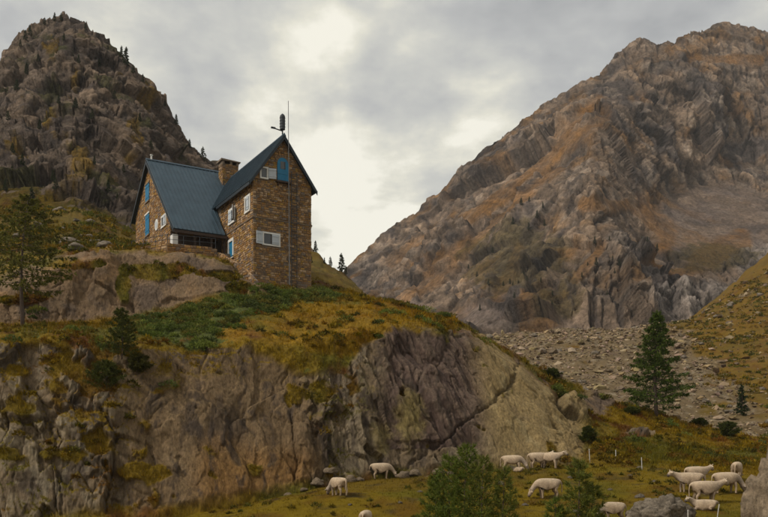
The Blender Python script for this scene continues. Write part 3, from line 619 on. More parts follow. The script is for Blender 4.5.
# --- random rubble facing, every stone a block of its own
STONES = np.array([(0.255, 0.165, 0.085), (0.195, 0.130, 0.075), (0.300, 0.205, 0.115), (0.180, 0.125, 0.078), (0.225, 0.135, 0.065), (0.340, 0.255, 0.165), (0.170, 0.140, 0.110), (0.150, 0.108, 0.070), (0.270, 0.180, 0.075)])
def facing(parent, fn, a_ext, h0, h1, holes, seed, hh=(0.13, 0.27), ww=(0.2, 0.55), tint=1.0, depth=0.09):
    """fn(a, h, out) -> local point; a_ext(h) -> (a0, a1); holes: (a0, a1, h0, h1)"""
    rg = random.Random(seed); Vv = []; Ff = []; Cc = []
    h = h0
    while h < h1:
        ch = min(rg.uniform(*hh), h1 - h)
        if ch < 0.08: break
        e0, e1 = a_ext(h + ch * 0.5)
        cuts = [(e0, e1)]
        for (q0, q1, g0, g1) in holes:
            if h + ch > g0 and h < g1:
                n_ = []
                for c0, c1 in cuts:
                    if q0 > c0: n_.append((c0, min(c1, q0)))
                    if q1 < c1: n_.append((max(c0, q1), c1))
                cuts = [c for c in n_ if c[1] - c[0] > 0.02]
        for c0, c1 in cuts:
            a = c0
            while a < c1 - 0.02:
                wd = rg.uniform(*ww)
                if c1 - a - wd < 0.18: wd = c1 - a
                g = 0.012; pr = rg.uniform(0.3, 1.0) * depth; b0 = len(Vv)
                q = [(a + g, h + g), (a + wd - g, h + g), (a + wd - g, h + ch - g), (a + g, h + ch - g)]
                for (x, z) in q: Vv.append(fn(x, z, -0.02))
                for (x, z) in q:
                    cx, cz_ = a + wd / 2, h + ch / 2; s = 1 - rg.uniform(0.06, 0.22)
                    Vv.append(fn(cx + (x - cx) * s, cz_ + (z - cz_) * s, pr * rg.uniform(0.75, 1.1)))
                Ff += [(b0 + 4, b0 + 5, b0 + 6, b0 + 7)] + [(b0 + i, b0 + (i + 1) % 4, b0 + 4 + (i + 1) % 4, b0 + 4 + i) for i in range(4)]
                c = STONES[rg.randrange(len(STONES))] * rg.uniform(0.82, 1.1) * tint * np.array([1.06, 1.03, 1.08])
                Cc += [c] * 8
                a += wd
        h += ch
    me = npmesh('stone_facing', np.array([tuple(v) for v in Vv]), np.array(Ff), smooth=False, cols=np.array(Cc))
    bm = bmesh.new(); bm.from_mesh(me); recalc(bm); bm.to_mesh(me); bm.free()
    o = link('stone_facing', me, M['stone'], parent); tag(o, kind='stuff'); return o
def rect_on(axis, val, x0, y0, x1, y1):
    a = hit(x0, y0, axis, val); b = hit(x1, y1, axis, val); k = 1 - axis
    lo, hi = sorted((a[k], b[k])); return [lo, hi, min(a.z, b.z), max(a.z, b.z)]
# openings read off the photograph, kept to sensible sizes
tf_door = [2.55, 3.65, 11.3, 13.9]
o_ = rect_on(1, 0, 277, 157, 288, 183); tf_door = [o_[0], o_[1], o_[2], o_[3]]
o_ = rect_on(1, 0, 259.5, 166, 268, 180); tf_w1 = o_
o_ = rect_on(1, 0, 262, 232, 280, 247); tf_w2 = [o_[0], o_[1], (o_[2] + o_[3]) / 2 - 0.68, (o_[2] + o_[3]) / 2 + 0.68]
def lwall(px, py, w_, h_):                                                   # window on the tower's left wall by its centre
    c = hit(px, py, 0, 0); return [c.y - w_ / 2, c.y + w_ / 2, c.z - h_ / 2, c.z + h_ / 2]
tl_w1 = lwall(248.2, 204, 1.5, 1.75); tl_w2 = lwall(232.5, 216, 2.0, 1.65)
c = hit(231.5, 249, 0, 0); tl_door = [c.y - 0.85, c.y + 0.85, c.z - 1.05, c.z + 1.05]
def gwall(px, py, w_, h_):
    c = hit(px, py, 0, XG); return [c.y - w_ / 2, c.y + w_ / 2, c.z - h_ / 2, c.z + h_ / 2]
g_w1 = gwall(148, 193, 1.6, 1.95); g_door = gwall(148, 225, 1.6, 2.35); g_w2 = gwall(164.5, 221, 1.9, 1.35)
HB = 0.25
def grow(r, g=0.0): return (r[0] - g, r[1] + g, r[2] - g, r[3] + g)
def t_ext(h): return (0.0, TW) if h < TE else (max(0, (h - TE) / ts), TW - max(0, (h - TE) / ts))
facing(tower, lambda a, h, o: (a, -o, h), t_ext, -1.0, TA - 0.15, [grow(r) for r in (tf_door, tf_w1, tf_w2)], 1)
facing(tower, lambda a, h, o: (-o, a, h), lambda h: (0.0, 9.4), 0.5, TE - 0.05, [grow(r) for r in (tl_w1, tl_w2, tl_door)], 2, tint=1.08)
facing(tower, lambda a, h, o: (TW + o, a, h), lambda h: (0.0, 9.4), -1.0, TE - 0.05, [], 4)
def g_ext(h):
    y0 = max(9.4, YE + (h - ME) / ms + 0.15); y1 = min(23.2, YR_ + (MR - h) / bs - 0.15); return (y0, y1)
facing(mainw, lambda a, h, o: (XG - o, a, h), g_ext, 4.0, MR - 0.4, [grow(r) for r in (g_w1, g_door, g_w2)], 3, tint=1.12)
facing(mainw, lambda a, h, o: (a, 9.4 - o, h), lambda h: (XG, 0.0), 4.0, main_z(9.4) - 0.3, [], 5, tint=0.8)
# string course half way up the tower
bm = bmesh.new(); zc_ = hit(253, 217, 1, 0).z
bbox(bm, -0.10, TW + 0.10, -0.10, 0.01, zc_ - 0.07, zc_ + 0.07); bbox(bm, -0.10, 0.01, 0.012, 9.3, zc_ - 0.07, zc_ + 0.07); recalc(bm)
link('string_course', bm_mesh('string_course', bm), mat('course stone', (0.13, 0.095, 0.065), 0.9, var=0.3, vscale=3), tower)
# --- windows and doors: fx(a, h, out) maps the opening's own axes to the house
FR = lambda a, h, o: Vector((a, -o, h)); LW = lambda a, h, o: Vector((-o, a, h)); GW = lambda a, h, o: Vector((XG - o, a, h))
def slab(bm, fx, a0, a1, h0, h1, o0, o1):
    v = [bm.verts.new(fx(a, h, o)) for o in (o0, o1) for h in (h0, h1) for a in (a0, a1)]
    for f in ((0, 2, 3, 1), (4, 5, 7, 6), (0, 1, 5, 4), (2, 6, 7, 3), (0, 4, 6, 2), (1, 3, 7, 5)): bm.faces.new([v[i] for i in f])
def opening(name, fx, r, fw=0.2, panes=2, fill='glass', handle=False):
    a0, a1, h0, h1 = r
    t = empty(name, (0, 0, 0), 0, house)
    if True:
        bm = bmesh.new()
        slab(bm, fx, a0, a1, h1 - fw, h1, 0.0, 0.13); slab(bm, fx, a0, a1, h0, h0 + fw * (0.9 if not handle else 0.3), 0.0, 0.16)
        slab(bm, fx, a0, a0 + fw, h0 + fw * .9, h1 - fw, 0.0, 0.125); slab(bm, fx, a1 - fw, a1, h0 + fw * .9, h1 - fw, 0.0, 0.125); recalc(bm)
        link('frame', bm_mesh('frame', bm), M['white'], t)
    n = panes; wd = (a1 - a0 - 2 * fw) / n
    for i in range(n):
        bm = bmesh.new(); p0 = a0 + fw + i * wd; slab(bm, fx, p0 + 0.03, p0 + wd - 0.03, h0 + fw, h1 - fw, 0.01, 0.04); recalc(bm)
        link('pane' if fill == 'glass' else 'leaf', bm_mesh('pane', bm), M[fill], t)
    if handle:
        bm = bmesh.new(); slab(bm, fx, a1 - fw - 0.16, a1 - fw - 0.12, (h0 + h1) / 2 - .1, (h0 + h1) / 2 + .1, 0.04, 0.09); recalc(bm); link('handle', bm_mesh('handle', bm), M['steel'], t)
    return t
def shutter(parent, fx, a0, a1, h0, h1, o0, o1, m='shutter'):
    """a board standing between two plan points, so it can be swung open"""
    bm = bmesh.new(); t_ = 0.05
    pts = [(a0, o0), (a1, o1)]; dx, dy = a1 - a0, o1 - o0; ln = math.hypot(dx, dy); nx, ny = -dy / ln * t_, dx / ln * t_
    def board(hA, hB, k0, k1):
        v = []
        for h in (hA, hB):
            for (a, o) in ((a0, o0), (a1, o1)):
                v.append(bm.verts.new(fx(a + nx * k0, h, o + ny * k0))); v.append(bm.verts.new(fx(a + nx * k1, h, o + ny * k1)))
        for f in ((0, 1, 3, 2), (4, 6, 7, 5), (0, 4, 5, 1), (2, 3, 7, 6), (0, 2, 6, 4), (1, 5, 7, 3)): bm.faces.new([v[i] for i in f])
    board(h0, h1, 0, 1); hh_ = h1 - h0
    for q in (0.18, 0.78): board(h0 + hh_ * q, h0 + hh_ * (q + 0.07), 1.02, 1.6)
    recalc(bm); return link('shutter', bm_mesh('shutter', bm), M[m], parent)
win = opening('window', FR, tf_w1, 0.17, 1)
win['label'] = 'white framed gable window with one shutter folded open'
shutter(win, FR, tf_w1[1], tf_w1[1] + 0.75, tf_w1[2] + .1, tf_w1[3] - .12, 0.16, 0.36)
win = opening('window', FR, tf_w2, 0.17, 2); win['label'] = 'wide white framed window low on the tower front'
am = (tf_w2[0] + tf_w2[1]) / 2
shutter(win, FR, am + 0.05, tf_w2[1] - 0.17, tf_w2[2] + .17, tf_w2[3] - .18, 0.14, 0.16)
shutter(win, FR, tf_w2[0] - 0.72, tf_w2[0], tf_w2[2] + .05, tf_w2[3] - .05, 0.30, 0.16)
win = opening('window', LW, tl_w1, 0.24, 2); shutter(win, LW, tl_w1[0] + .24, (tl_w1[0] + tl_w1[1]) / 2, tl_w1[2] + .22, tl_w1[3] - .22, 0.14, 0.18)
win = opening('window', LW, tl_w2, 0.26, 2); shutter(win, LW, tl_w2[0] - 0.5, tl_w2[0] + .1, tl_w2[2] + .1, tl_w2[3] - .05, 0.55, 0.15)
shutter(win, LW, tl_w2[0] + .9, tl_w2[1] - .26, tl_w2[2] + .25, tl_w2[3] - .25, 0.14, 0.16)
dr = opening('door', LW, tl_door, 0.28, 1, 'blue', True); dr['label'] = 'blue door in white frame beside the porch'
win = opening('window', GW, g_w2, 0.22, 2); win['label'] = 'white framed window beside the round plaque'
shutter(win, GW, g_w2[0] + .22, (g_w2[0] + g_w2[1]) / 2 - .1, g_w2[2] + .2, g_w2[3] - .2, 0.14, 0.16)

# blue shuttered window and door of the gable end
def blue_open(name, r, n):
    t = empty(name, (0, 0, 0), 0, house)
    bm = bmesh.new(); slab(bm, GW, r[0] - .15, r[1] + .15, r[3], r[3] + .18, 0, 0.16); recalc(bm); link('lintel', bm_mesh('lintel', bm), M['white'] if name == 'door' else M['mortar'], t)
    wd = (r[1] - r[0]) / n
    for i in range(n):
        shutter(t, GW, r[0] + i * wd + .03, r[0] + (i + 1) * wd - .03, r[2], r[3], 0.06, 0.06, 'blue')
    bm = bmesh.new(); slab(bm, GW, r[0] - .08, r[1] + .08, r[2] - .14, r[2], 0, 0.18); recalc(bm); link('sill', bm_mesh('sill', bm), M['mortar'], t)
    return t
blue_open('window', g_w1, 2)['label'] = 'closed blue shutters high in the gable end'
blue_open('door', g_door, 2)['label'] = 'closed blue double door in the gable end'
# arched blue door in the tower gable with its little sill
bm = bmesh.new(); a0, a1, h0, h1 = tf_door; ra = (a1 - a0) / 2; ca = (a0 + a1) / 2; hs = h1 - ra
poly = [FR(a0, h0, 0.03), FR(a1, h0, 0.03)] + [FR(ca + ra * math.cos(t), hs + ra * math.sin(t), 0.03) for t in [math.pi * k / 14 for k in range(15)]]
prism(bm, poly, (0, -0.07, 0)); recalc(bm)
ad = link('door', bm_mesh('door', bm), M['blue'], house); ad['label'] = 'arched blue door high in the tower gable'
bm = bmesh.new(); slab(bm, FR, ca - .27, ca + .27, hs - .55, hs + .2, 0.101, 0.12); recalc(bm); link('pane', bm_mesh('pane', bm), M['glass'], ad)
for hq in (h0 + .15, h0 + .75):
    bm = bmesh.new(); slab(bm, FR, a0 + .08, a1 - .08, hq, hq + .1, 0.101, 0.125); recalc(bm); link('cross_board', bm_mesh('cross_board', bm), M['blue'], ad)
bm = bmesh.new(); slab(bm, FR, a0 - .2, a1 + .2, h0 - .16, h0, 0.0, 0.4)
for a in (a0, a1 - .1): slab(bm, FR, a, a + .1, h0 - .45, h0 - .16, 0.0, 0.25)
recalc(bm); link('sill', bm_mesh('sill', bm), M['wood'], ad)
# voussoirs over the arch
bm = bmesh.new()
for k in range(9):
    t0_, t1_ = math.pi * (k + .06) / 9, math.pi * (k + .94) / 9
    p = [FR(ca + rr_ * math.cos(t), hs + rr_ * math.sin(t), 0.0) for rr_, t in ((ra, t0_), (ra + .26, t0_), (ra + .26, t1_), (ra, t1_))]
    prism(bm, p, (0, -0.11, 0))
recalc(bm); link('arch_stones', bm_mesh('arch_stones', bm), mat('arch stone', (0.17, 0.115, 0.07), 0.9, var=0.3, vscale=3), ad)
# round plaque on the gable
c = hit(157.3, 225, 0, XG); bm = bmesh.new()
prism(bm, [Vector((XG - .02, c.y + .62 * math.cos(t), c.z + .62 * math.sin(t))) for t in [2 * math.pi * k / 20 for k in range(20)]], (-0.1, 0, 0)); recalc(bm)
pl = link('plaque', bm_mesh('plaque', bm), M['white'], house); pl['label'] = 'round white plaque on the gable end'
bm = bmesh.new()
prism(bm, [Vector((XG - .121, c.y + .36 * math.cos(t), c.z + .36 * math.sin(t))) for t in [2 * math.pi * k / 16 for k in range(16)]], (-0.02, 0, 0)); recalc(bm)
link('emblem', bm_mesh('emblem', bm), M['shutter'], pl)
# --- roofs: standing-seam sheets, each sheet a piece
def roof_panel(parent, quad, nrm_v, th=0.10, seam=True):
    """quad: top-left, top-right, bottom-right, bottom-left on the roof plane"""
    bm = bmesh.new(); nv = Vector(nrm_v).normalized(); q = [Vector(p) for p in quad]
    prism(bm, q, nv * th)
    if seam:
        dx = (q[1] - q[0]).normalized(); w_ = 0.05
        prism(bm, [q[0] + nv * (th + .001), q[0] + dx * w_ + nv * (th + .001), q[3] + dx * w_ + nv * (th + .001), q[3] + nv * (th + .001)], nv * 0.075)
    recalc(bm); return link('roof_panel', bm_mesh('roof_panel', bm), M['roof'], parent)
mroof = empty('roof', (0, 0, 0), 0, house); mroof['label'] = 'blue standing-seam roof of the broad wing'
troof = empty('roof', (0, 0, 0), 0, house); troof['label'] = 'blue standing-seam roof of the tower wing'
LIFT = 0.12
x = -6.0; pw = 0.46
def tower_roof_z(xq): return TA - abs(xq - TW / 2) * ts
yo = YE - 0.25
while x < 6.7:
    x1 = min(x + pw, 6.8)
    lows = []
    for xe in (x, x1):
        yl = yo
        if xe > -0.45: yl = max(yo, YE + (tower_roof_z(min(xe, TW)) - ME) / ms - 0.25)
        if -0.45 < x1 and xe <= -0.45: yl = yo
        lows.append(min(yl, YR_ - 0.02))
    roof_panel(mroof, [(x, YR_, MR + LIFT), (x1, YR_, MR + LIFT), (x1, lows[1], main_z(lows[1]) + LIFT), (x, lows[0], main_z(lows[0]) + LIFT)], (0, -ms, 1))
    roof_panel(mroof, [(x1, YR_, MR + LIFT), (x, YR_, MR + LIFT), (x, YB + .5, main_z(YB + .5) + LIFT), (x1, YB + .5, main_z(YB + .5) + LIFT)], (0, bs, 1), seam=False)
    x = x1
bm = bmesh.new(); prism(bm, [(-6.05, YR_ - .22, MR + .06 + LIFT), (-6.05, YR_, MR + .27 + LIFT), (-6.05, YR_ + .22, MR + .1 + LIFT)], (12.8, 0, 0)); recalc(bm); link('ridge_cap', bm_mesh('ridge_cap', bm), M['roof'], mroof)
y = -0.45
ex = -0.5
while y < 15.9:
    y1 = y + 0.5
    def lowx(yq):
        zm = main_z(yq) - 0.15                                   # tower roof dies into the main slope
        xq = TW / 2 - (TA - zm) / ts; return max(ex, min(xq, TW / 2 - .02))
    xa, xb = lowx(y), lowx(y1)
    roof_panel(troof, [(TW / 2, y, TA + LIFT), (TW / 2, y1, TA + LIFT), (xb, y1, tower_roof_z(xb) + LIFT), (xa, y, tower_roof_z(xa) + LIFT)], (-ts, 0, 1))
    xr_ = TW + .5
    roof_panel(troof, [(TW / 2, y1, TA + LIFT), (TW / 2, y, TA + LIFT), (xr_, y, tower_roof_z(xr_) + LIFT), (xr_, y1, tower_roof_z(xr_) + LIFT)], (ts, 0, 1))
    y = y1
bm = bmesh.new(); prism(bm, [(TW / 2 - .2, -.5, TA - .06 + LIFT), (TW / 2, -.5, TA + .27 + LIFT), (TW / 2 + .2, -.5, TA - .06 + LIFT)], (0, 16.4, 0)); recalc(bm); link('ridge_cap', bm_mesh('ridge_cap', bm), M['roof'], troof)
# barge boards and eave boards
def board(parent, a, b, h=0.26, th=0.08, name='barge_board'):
    a, b = Vector(a), Vector(b); d_ = (b - a).normalized(); side = Vector((d_.y, -d_.x, 0)); side = side.normalized() if side.length > .2 else Vector((1, 0, 0))
    bm = bmesh.new(); prism(bm, [a, b, b - Vector((0, 0, h)), a - Vector((0, 0, h))], side * th); recalc(bm); return link(name, bm_mesh(name, bm), M['trim'], parent)
for sx in (-1, 1):
    xe = TW / 2 + sx * (TW / 2 + .5); ze = tower_roof_z(xe)
    bm = bmesh.new(); prism(bm, [(TW / 2, -.52, TA + .1), (xe, -.52, ze + .1), (xe, -.52, ze - .2), (TW / 2, -.52, TA - .28)], (0, .07, 0)); recalc(bm); link('barge_board', bm_mesh('barge_board', bm), M['trim'], troof)
bm = bmesh.new(); prism(bm, [(-6.07, YR_, MR + .1), (-6.07, yo, main_z(yo) + .1), (-6.07, yo, main_z(yo) - .2), (-6.07, YR_, MR - .3)], (.07, 0, 0)); recalc(bm); link('barge_board', bm_mesh('barge_board', bm), M['trim'], mroof)
bm = bmesh.new(); prism(bm, [(-6.07, YR_ + .001, MR + .1), (-6.07, YB + .5, main_z(YB + .5) + .1), (-6.07, YB + .5, main_z(YB + .5) - .2), (-6.07, YR_ + .001, MR - .3)], (.07, 0, 0)); recalc(bm); link('barge_board', bm_mesh('barge_board', bm), M['trim'], mroof)
bm = bmesh.new(); bbox(bm, -5.98, -0.02, yo - .1, yo + .05, main_z(yo) - .22, main_z(yo) + .06); recalc(bm); link('gutter', bm_mesh('gutter', bm), M['wood'], mroof)
bm = bmesh.new(); bbox(bm, ex - .07, ex + .06, -.4, 9.3, tower_roof_z(ex) - .2, tower_roof_z(ex) + .08); recalc(bm); link('gutter', bm_mesh('gutter', bm), M['trim'], troof)
# little white ridge ends on the main roof
for xk in (-5.4, 2.9):
    bm = bmesh.new(); tube(bm, [(xk, YR_, MR + .3), (xk, YR_, MR + .75)], .1, 8); tube(bm, [(xk, YR_, MR + .76), (xk, YR_, MR + .86)], .17, 8); recalc(bm)
    link('vent_pipe', bm_mesh('vent_pipe', bm), M['white'], mroof)
# chimney
cx0, cx1, cy0, cy1, ct = 2.2, 4.2, 15.0, 16.3, 19.1
ch = empty('chimney', (0, 0, 0), 0, house)
bm = bmesh.new(); bbox(bm, cx0 + .05, cx1 - .05, cy0 + .05, cy1 - .05, 13.5, ct - .45); recalc(bm); link('stack', bm_mesh('stack', bm), M['mortar'], ch)
facing(ch, lambda a, h, o: (a, cy0 + .05 - o, h), lambda h: (cx0, cx1), 14, ct - .45, [], 11); facing(ch, lambda a, h, o: (cx0 + .05 - o, a, h), lambda h: (cy0, cy1), 14, ct - .45, [], 12)
bm = bmesh.new()
for xx in (cx0, cx0 + .95, cx1 - .25): bbox(bm, xx, xx + .25, cy0, cy1, ct - .45, ct - .12)
recalc(bm); link('cap_pier', bm_mesh('cap_pier', bm), M['mortar'], ch)
bm = bmesh.new(); prism(bm, [(cx0 - .18, cy0 - .18, ct - .12), (cx1 + .18, cy0 - .18, ct - .12), (cx1 + .18, cy0 - .18, ct - .02), (cx0 - .18, cy0 - .18, ct + .08)], (0, cy1 - cy0 + .36, 0)); recalc(bm); link('cap_slab', bm_mesh('cap_slab', bm), M['mortar'], ch)
# mast with siren on the gable tip
ma = empty('mast', (0, 0, 0), 0, house); ma['label'] = 'mast with drum-shaped warning device on the gable tip'
p0 = hit(282.5, 138, 1, 0.25); zt = hit(282.5, 113, 1, 0.25).z
bm = bmesh.new(); tube(bm, [(p0.x, .25, TA), (p0.x, .25, zt - 1.55)], .07, 8); recalc(bm); link('pole', bm_mesh('pole', bm), M['darksteel'], ma)
bm = bmesh.new(); tube(bm, [(p0.x, .25, zt - 1.75), (p0.x, .25, zt - 1.7), (p0.x, .25, zt - .35), (p0.x, .25, zt - .22), (p0.x, .25, zt - .08)], [.14, .27, .27, .2, .05], 14)
for k in range(4): tube(bm, [(p0.x, .25, zt - 1.45 + k * .3), (p0.x, .25, zt - 1.4 + k * .3)], .3, 14)
recalc(bm); link('drum', bm_mesh('drum', bm), M['darksteel'], ma)
bm = bmesh.new(); tube(bm, [(p0.x, .25, zt - 1.85), (p0.x - 1.05, .25, zt - 1.72)], .06, 6); bbox(bm, p0.x - 1.25, p0.x - .8, .16, .34, zt - 1.78, zt - 1.64); recalc(bm); link('arm', bm_mesh('arm', bm), M['darksteel'], ma)
# aerial wire pole in front of the gable
bm = bmesh.new(); a_ = hit(289.5, 285, 1, -.6); b_ = hit(288.3, 101, 1, -.6); tube(bm, [a_, b_], [.05, .03], 6); recalc(bm)
link('aerial_pole', bm_mesh('aerial_pole', bm), M['steel'], house)
# fire ladder
ld = empty('ladder', (0, 0, 0), 0, house); ld['label'] = 'tall steel escape ladder on the tower front'
lx0 = hit(291.5, 240, 1, -.3).x; lx1 = hit(297, 240, 1, -.3).x; lz1 = hit(292, 172, 1, -.3).z
for xk in (lx0, lx1):
    bm = bmesh.new(); tube(bm, [(xk, -.3, 1.0), (xk, -.3, lz1)], .035, 6); recalc(bm); link('rail', bm_mesh('rail', bm), M['darksteel'], ld)
bm = bmesh.new(); tube(bm, [(lx0, -.3, 0), (lx1, -.3, 0)], .024, 6); recalc(bm); rung = bm_mesh('rung', bm)
z = 1.3
while z < lz1:
    o = link('rung', rung, M['darksteel'], ld); o.location = (0, 0, z); z += .36
bm = bmesh.new()
z = 4.0
pts5 = [(lx0, -.3), (lx0 - .08, -.7), ((lx0 + lx1) / 2, -1.0), (lx1 + .08, -.7), (lx1, -.3)]
tube(bm, [(a, b, 0) for a, b in pts5], .02, 5); recalc(bm); hoop = bm_mesh('cage_hoop', bm)
while z < lz1:
    o = link('cage_hoop', hoop, M['darksteel'], ld); o.location = (0, 0, z); z += 1.4
# porch: posts, beam, floor, bench
po = empty('porch', (0, 0, 0), 0, house)
for xk in (-5.4, -3.6, -1.8, -0.35):
    bm = bmesh.new(); bbox(bm, xk - .09, xk + .09, YE + .05, YE + .23, 5.2, main_z(YE + .1) - .08); recalc(bm); link('post', bm_mesh('post', bm), M['wood'], po)
bm = bmesh.new(); bbox(bm, -5.9, -.05, YE + .03, YE + .25, main_z(YE) - .32, main_z(YE) - .06); recalc(bm); link('beam', bm_mesh('beam', bm), M['wood'], po)
bm = bmesh.new(); bbox(bm, -6.3, -.02, 6.3, 9.38, 4.0, 5.95); recalc(bm); link('floor', bm_mesh('floor', bm), M['mortar'], po)
bm = bmesh.new(); bbox(bm, -5.55, -.1, 9.0, 9.32, 5.96, 7.9); recalc(bm); link('back_boards', bm_mesh('back_boards', bm), M['wood'], po)
bm = bmesh.new(); bbox(bm, -6.05, -5.5, 7.0, 7.9, 5.96, 7.45); recalc(bm); wp = link('end_panel', bm_mesh('end_panel', bm), M['white'], po)
bm = bmesh.new(); bbox(bm, -5.0, -3.5, 7.6, 8.2, 6.55, 6.65); bbox(bm, -4.9, -4.8, 7.7, 8.1, 5.96, 6.55); bbox(bm, -3.7, -3.6, 7.7, 8.1, 5.96, 6.55); recalc(bm)
tb = link('porch_table', bm_mesh('porch_table', bm), M['white']); tb.location = HO; tb.rotation_euler = (0, 0, HA); tag(tb, 'small pale table standing in the covered porch of the refuge', 'table')
# terrace wall of dry stone in front of the porch and the stair wall going down to the tower
def free_wall(name, pts, z0, z1s, label, seed, th=0.55):
    root = empty(name, HO, HA); tag(root, label, 'stone wall')
    for k in range(len(pts) - 1):
        a, b = Vector((*pts[k], 0)), Vector((*pts[k + 1], 0)); d_ = (b - a); ln = d_.length; d_.normalize(); nn = Vector((d_.y, -d_.x, 0))
        za, zb = z1s[k], z1s[k + 1]
        bm = bmesh.new(); prism(bm, [a + Vector((0, 0, z0)), b + Vector((0, 0, z0)), b + Vector((0, 0, zb - .05)), a + Vector((0, 0, za - .05))], -nn * th); recalc(bm)
        core = link('core', bm_mesh('core', bm), M['mortar'], root)
        def ext(h, za=za, zb=zb, ln=ln):
            if za == zb or h <= min(za, zb): return (0, ln)
            t = (h - zb) / (za - zb) if za > zb else (h - za) / (zb - za)
            return (0, ln * (1 - t)) if za > zb else (ln * t, ln)
        facing(core, lambda aa, h, o, a=a, d_=d_, nn=nn: a + d_ * aa + nn * o + Vector((0, 0, h)), ext, z0, max(za, zb), [], seed + k, hh=(.16, .32), ww=(.3, .8), tint=0.9)
        facing(core, lambda aa, oo, h, a=a, d_=d_, nn=nn, za=za, zb=zb, ln=ln: a + d_ * aa - nn * oo + Vector((0, 0, za + (zb - za) * aa / ln - .05 + h)), lambda h, ln=ln: (0, ln), 0, th, [], seed + 50 + k, hh=(.24, .3), ww=(.3, .7), tint=0.95)
    return root
free_wall('terrace_parapet', [(-9.5, 11.0), (-6.9, 6.2), (-1.9, 5.2)], 2.6, [6.3, 6.25, 6.0], 'low dry-stone terrace wall in front of the porch', 31)
free_wall('stair_parapet', [(-1.8, 5.0), (-1.0, 0.2), (-0.5, -1.6)], -0.5, [5.6, 3.1, 1.6], 'sloping stone stair wall running down to the tower foot', 41)
# railing on the terrace wall
rl = empty('railing', HO, HA); tag(rl, 'thin dark metal railing along the terrace wall by the gable', 'railing')
pts = [Vector((-9.3, 10.8, 0)), Vector((-6.8, 6.35, 0)), Vector((-2.0, 5.4, 0))]
for a, b in zip(pts, pts[1:]):
    n_ = max(2, int((b - a).length / 1.3))
    for k in range(n_ + (b == pts[-1])):
        p = a.lerp(b, k / n_); bm = bmesh.new(); tube(bm, [p + Vector((0, 0, 6.1)), p + Vector((0, 0, 7.15))], .03, 6); recalc(bm); link('post', bm_mesh('post', bm), M['darksteel'], rl)
    for zz in (6.65, 7.13):
        bm = bmesh.new(); tube(bm, [a + Vector((0, 0, zz)), b + Vector((0, 0, zz))], .025, 6); recalc(bm); link('rail', bm_mesh('rail', bm), M['darksteel'], rl)
# ------------------------------------------------------------------ vegetation
class Tris:
    def __init__(s): s.V = []; s.C = []; s.F = []
    def tri(s, a, b, c, colr):
        n = len(s.V); s.V += [a, b, c]; s.C += [colr] * 3; s.F.append((n, n + 1, n + 2))
    def mesh(s, name): return npmesh(name, np.array([tuple(v) for v in s.V]), np.array(s.F), smooth=False, cols=np.array(s.C))
def rv(rg): return Vector((rg.gauss(0, 1), rg.gauss(0, 1), rg.gauss(0, 1))).normalized()
def conifer(seed, h, spread, first=0.12, nb=60, leaf=0.2, per=26, colr=((0.030, 0.050, 0.018), (0.060, 0.080, 0.030)), droop=0.25, up=0.0, prof=0.8, lean=(0, 0), gaps=0.15, trunk_r=0.02, twigs=3, thin=.22, fan=.30):
    """tapered trunk with limbs, and a crown of many small needle sprays hung on them"""
    rg = random.Random(seed); tb = bmesh.new(); T = Tris()
    def axis(t): return Vector((lean[0] * t * t * h + 0.012 * h * math.sin(5 * t + seed), lean[1] * t * t * h + 0.01 * h * math.cos(4 * t + seed), t * h))
    ts_ = [k / 10 for k in range(11)]; tube(tb, [axis(t) - (Vector((0, 0, .25)) if t == 0 else Vector()) for t in ts_], [h * trunk_r * (1.25 - 1.2 * t) + 0.006 for t in ts_], 7)
    c0, c1 = Vector(colr[0]), Vector(colr[1])
    def spray(p, d_, s_):
        k = rg.random(); cc = c0.lerp(c1, k) * rg.uniform(0.75, 1.2)
        for q in range(3):
            dd_ = (d_ + rv(rg) * 0.8).normalized(); sd_ = dd_.cross(rv(rg)).normalized(); l_ = s_ * rg.uniform(0.7, 1.3)
            T.tri(p - sd_ * l_ * thin, p + sd_ * l_ * thin, p + dd_ * l_, tuple(cc))
    for b in range(nb):
        t = first + (1 - first) * (b + rg.random() * .8) / nb
        if rg.random() < gaps * (1 - t): continue
        q = (t - first) / (1 - first); ln = spread * ((1 - q) ** prof) * rg.uniform(0.6, 1.12) + 0.04 * h * (1 - q) + 0.02 * h
        if q < 0.12: ln *= rg.uniform(0.5, 0.95)
        az = b * 2.399 + rg.uniform(-.5, .5); o0 = axis(t); dr_ = Vector((math.cos(az), math.sin(az), up + rg.uniform(-.12, .12))).normalized()
        pts_ = [o0 + dr_ * ln * s + Vector((0, 0, -droop * ln * s * (1 - 0.55 * s) * (1 - .6 * q))) for s in (0, .35, .7, 1)]
        tube(tb, pts_, [h * trunk_r * .22 * (1.1 - .7 * q) * k for k in (1, .7, .45, .2)], 4)
        side = dr_.cross(Vector((0, 0, 1))).normalized()
        for k in range(int(per * (0.35 + ln / max(spread, .01)))):
            s = rg.random() ** 0.75; i = min(int(s * 3), 2); f_ = s * 3 - i; p = pts_[i].lerp(pts_[i + 1], f_)
            off = rg.uniform(-1, 1) * ln * fan * (1.08 - s); p = p + side * off + dr_ * abs(off) * .5 + Vector((0, 0, -abs(off) * .35 - rg.random() * leaf * .6))
            spray(p, (dr_ * .8 + Vector((0, 0, -.5 + up))), leaf)
    for k in range(12): spray(axis(1) + Vector((0, 0, -rg.random() * .06 * h)), Vector((0, 0, 1)), leaf * .8)
    recalc(tb); return bm_mesh('trunk', tb, True), T.mesh('crown')
def plant_tree(name, label, cat, loc, meshes, rz=0, group=None, sc_=1.0):
    r = empty(name, loc, rz); r.scale = (sc_,) * 3; link('trunk', meshes[0], M['bark'], r); link('crown', meshes[1], M['leaf'], r); return tag(r, label, cat, group)
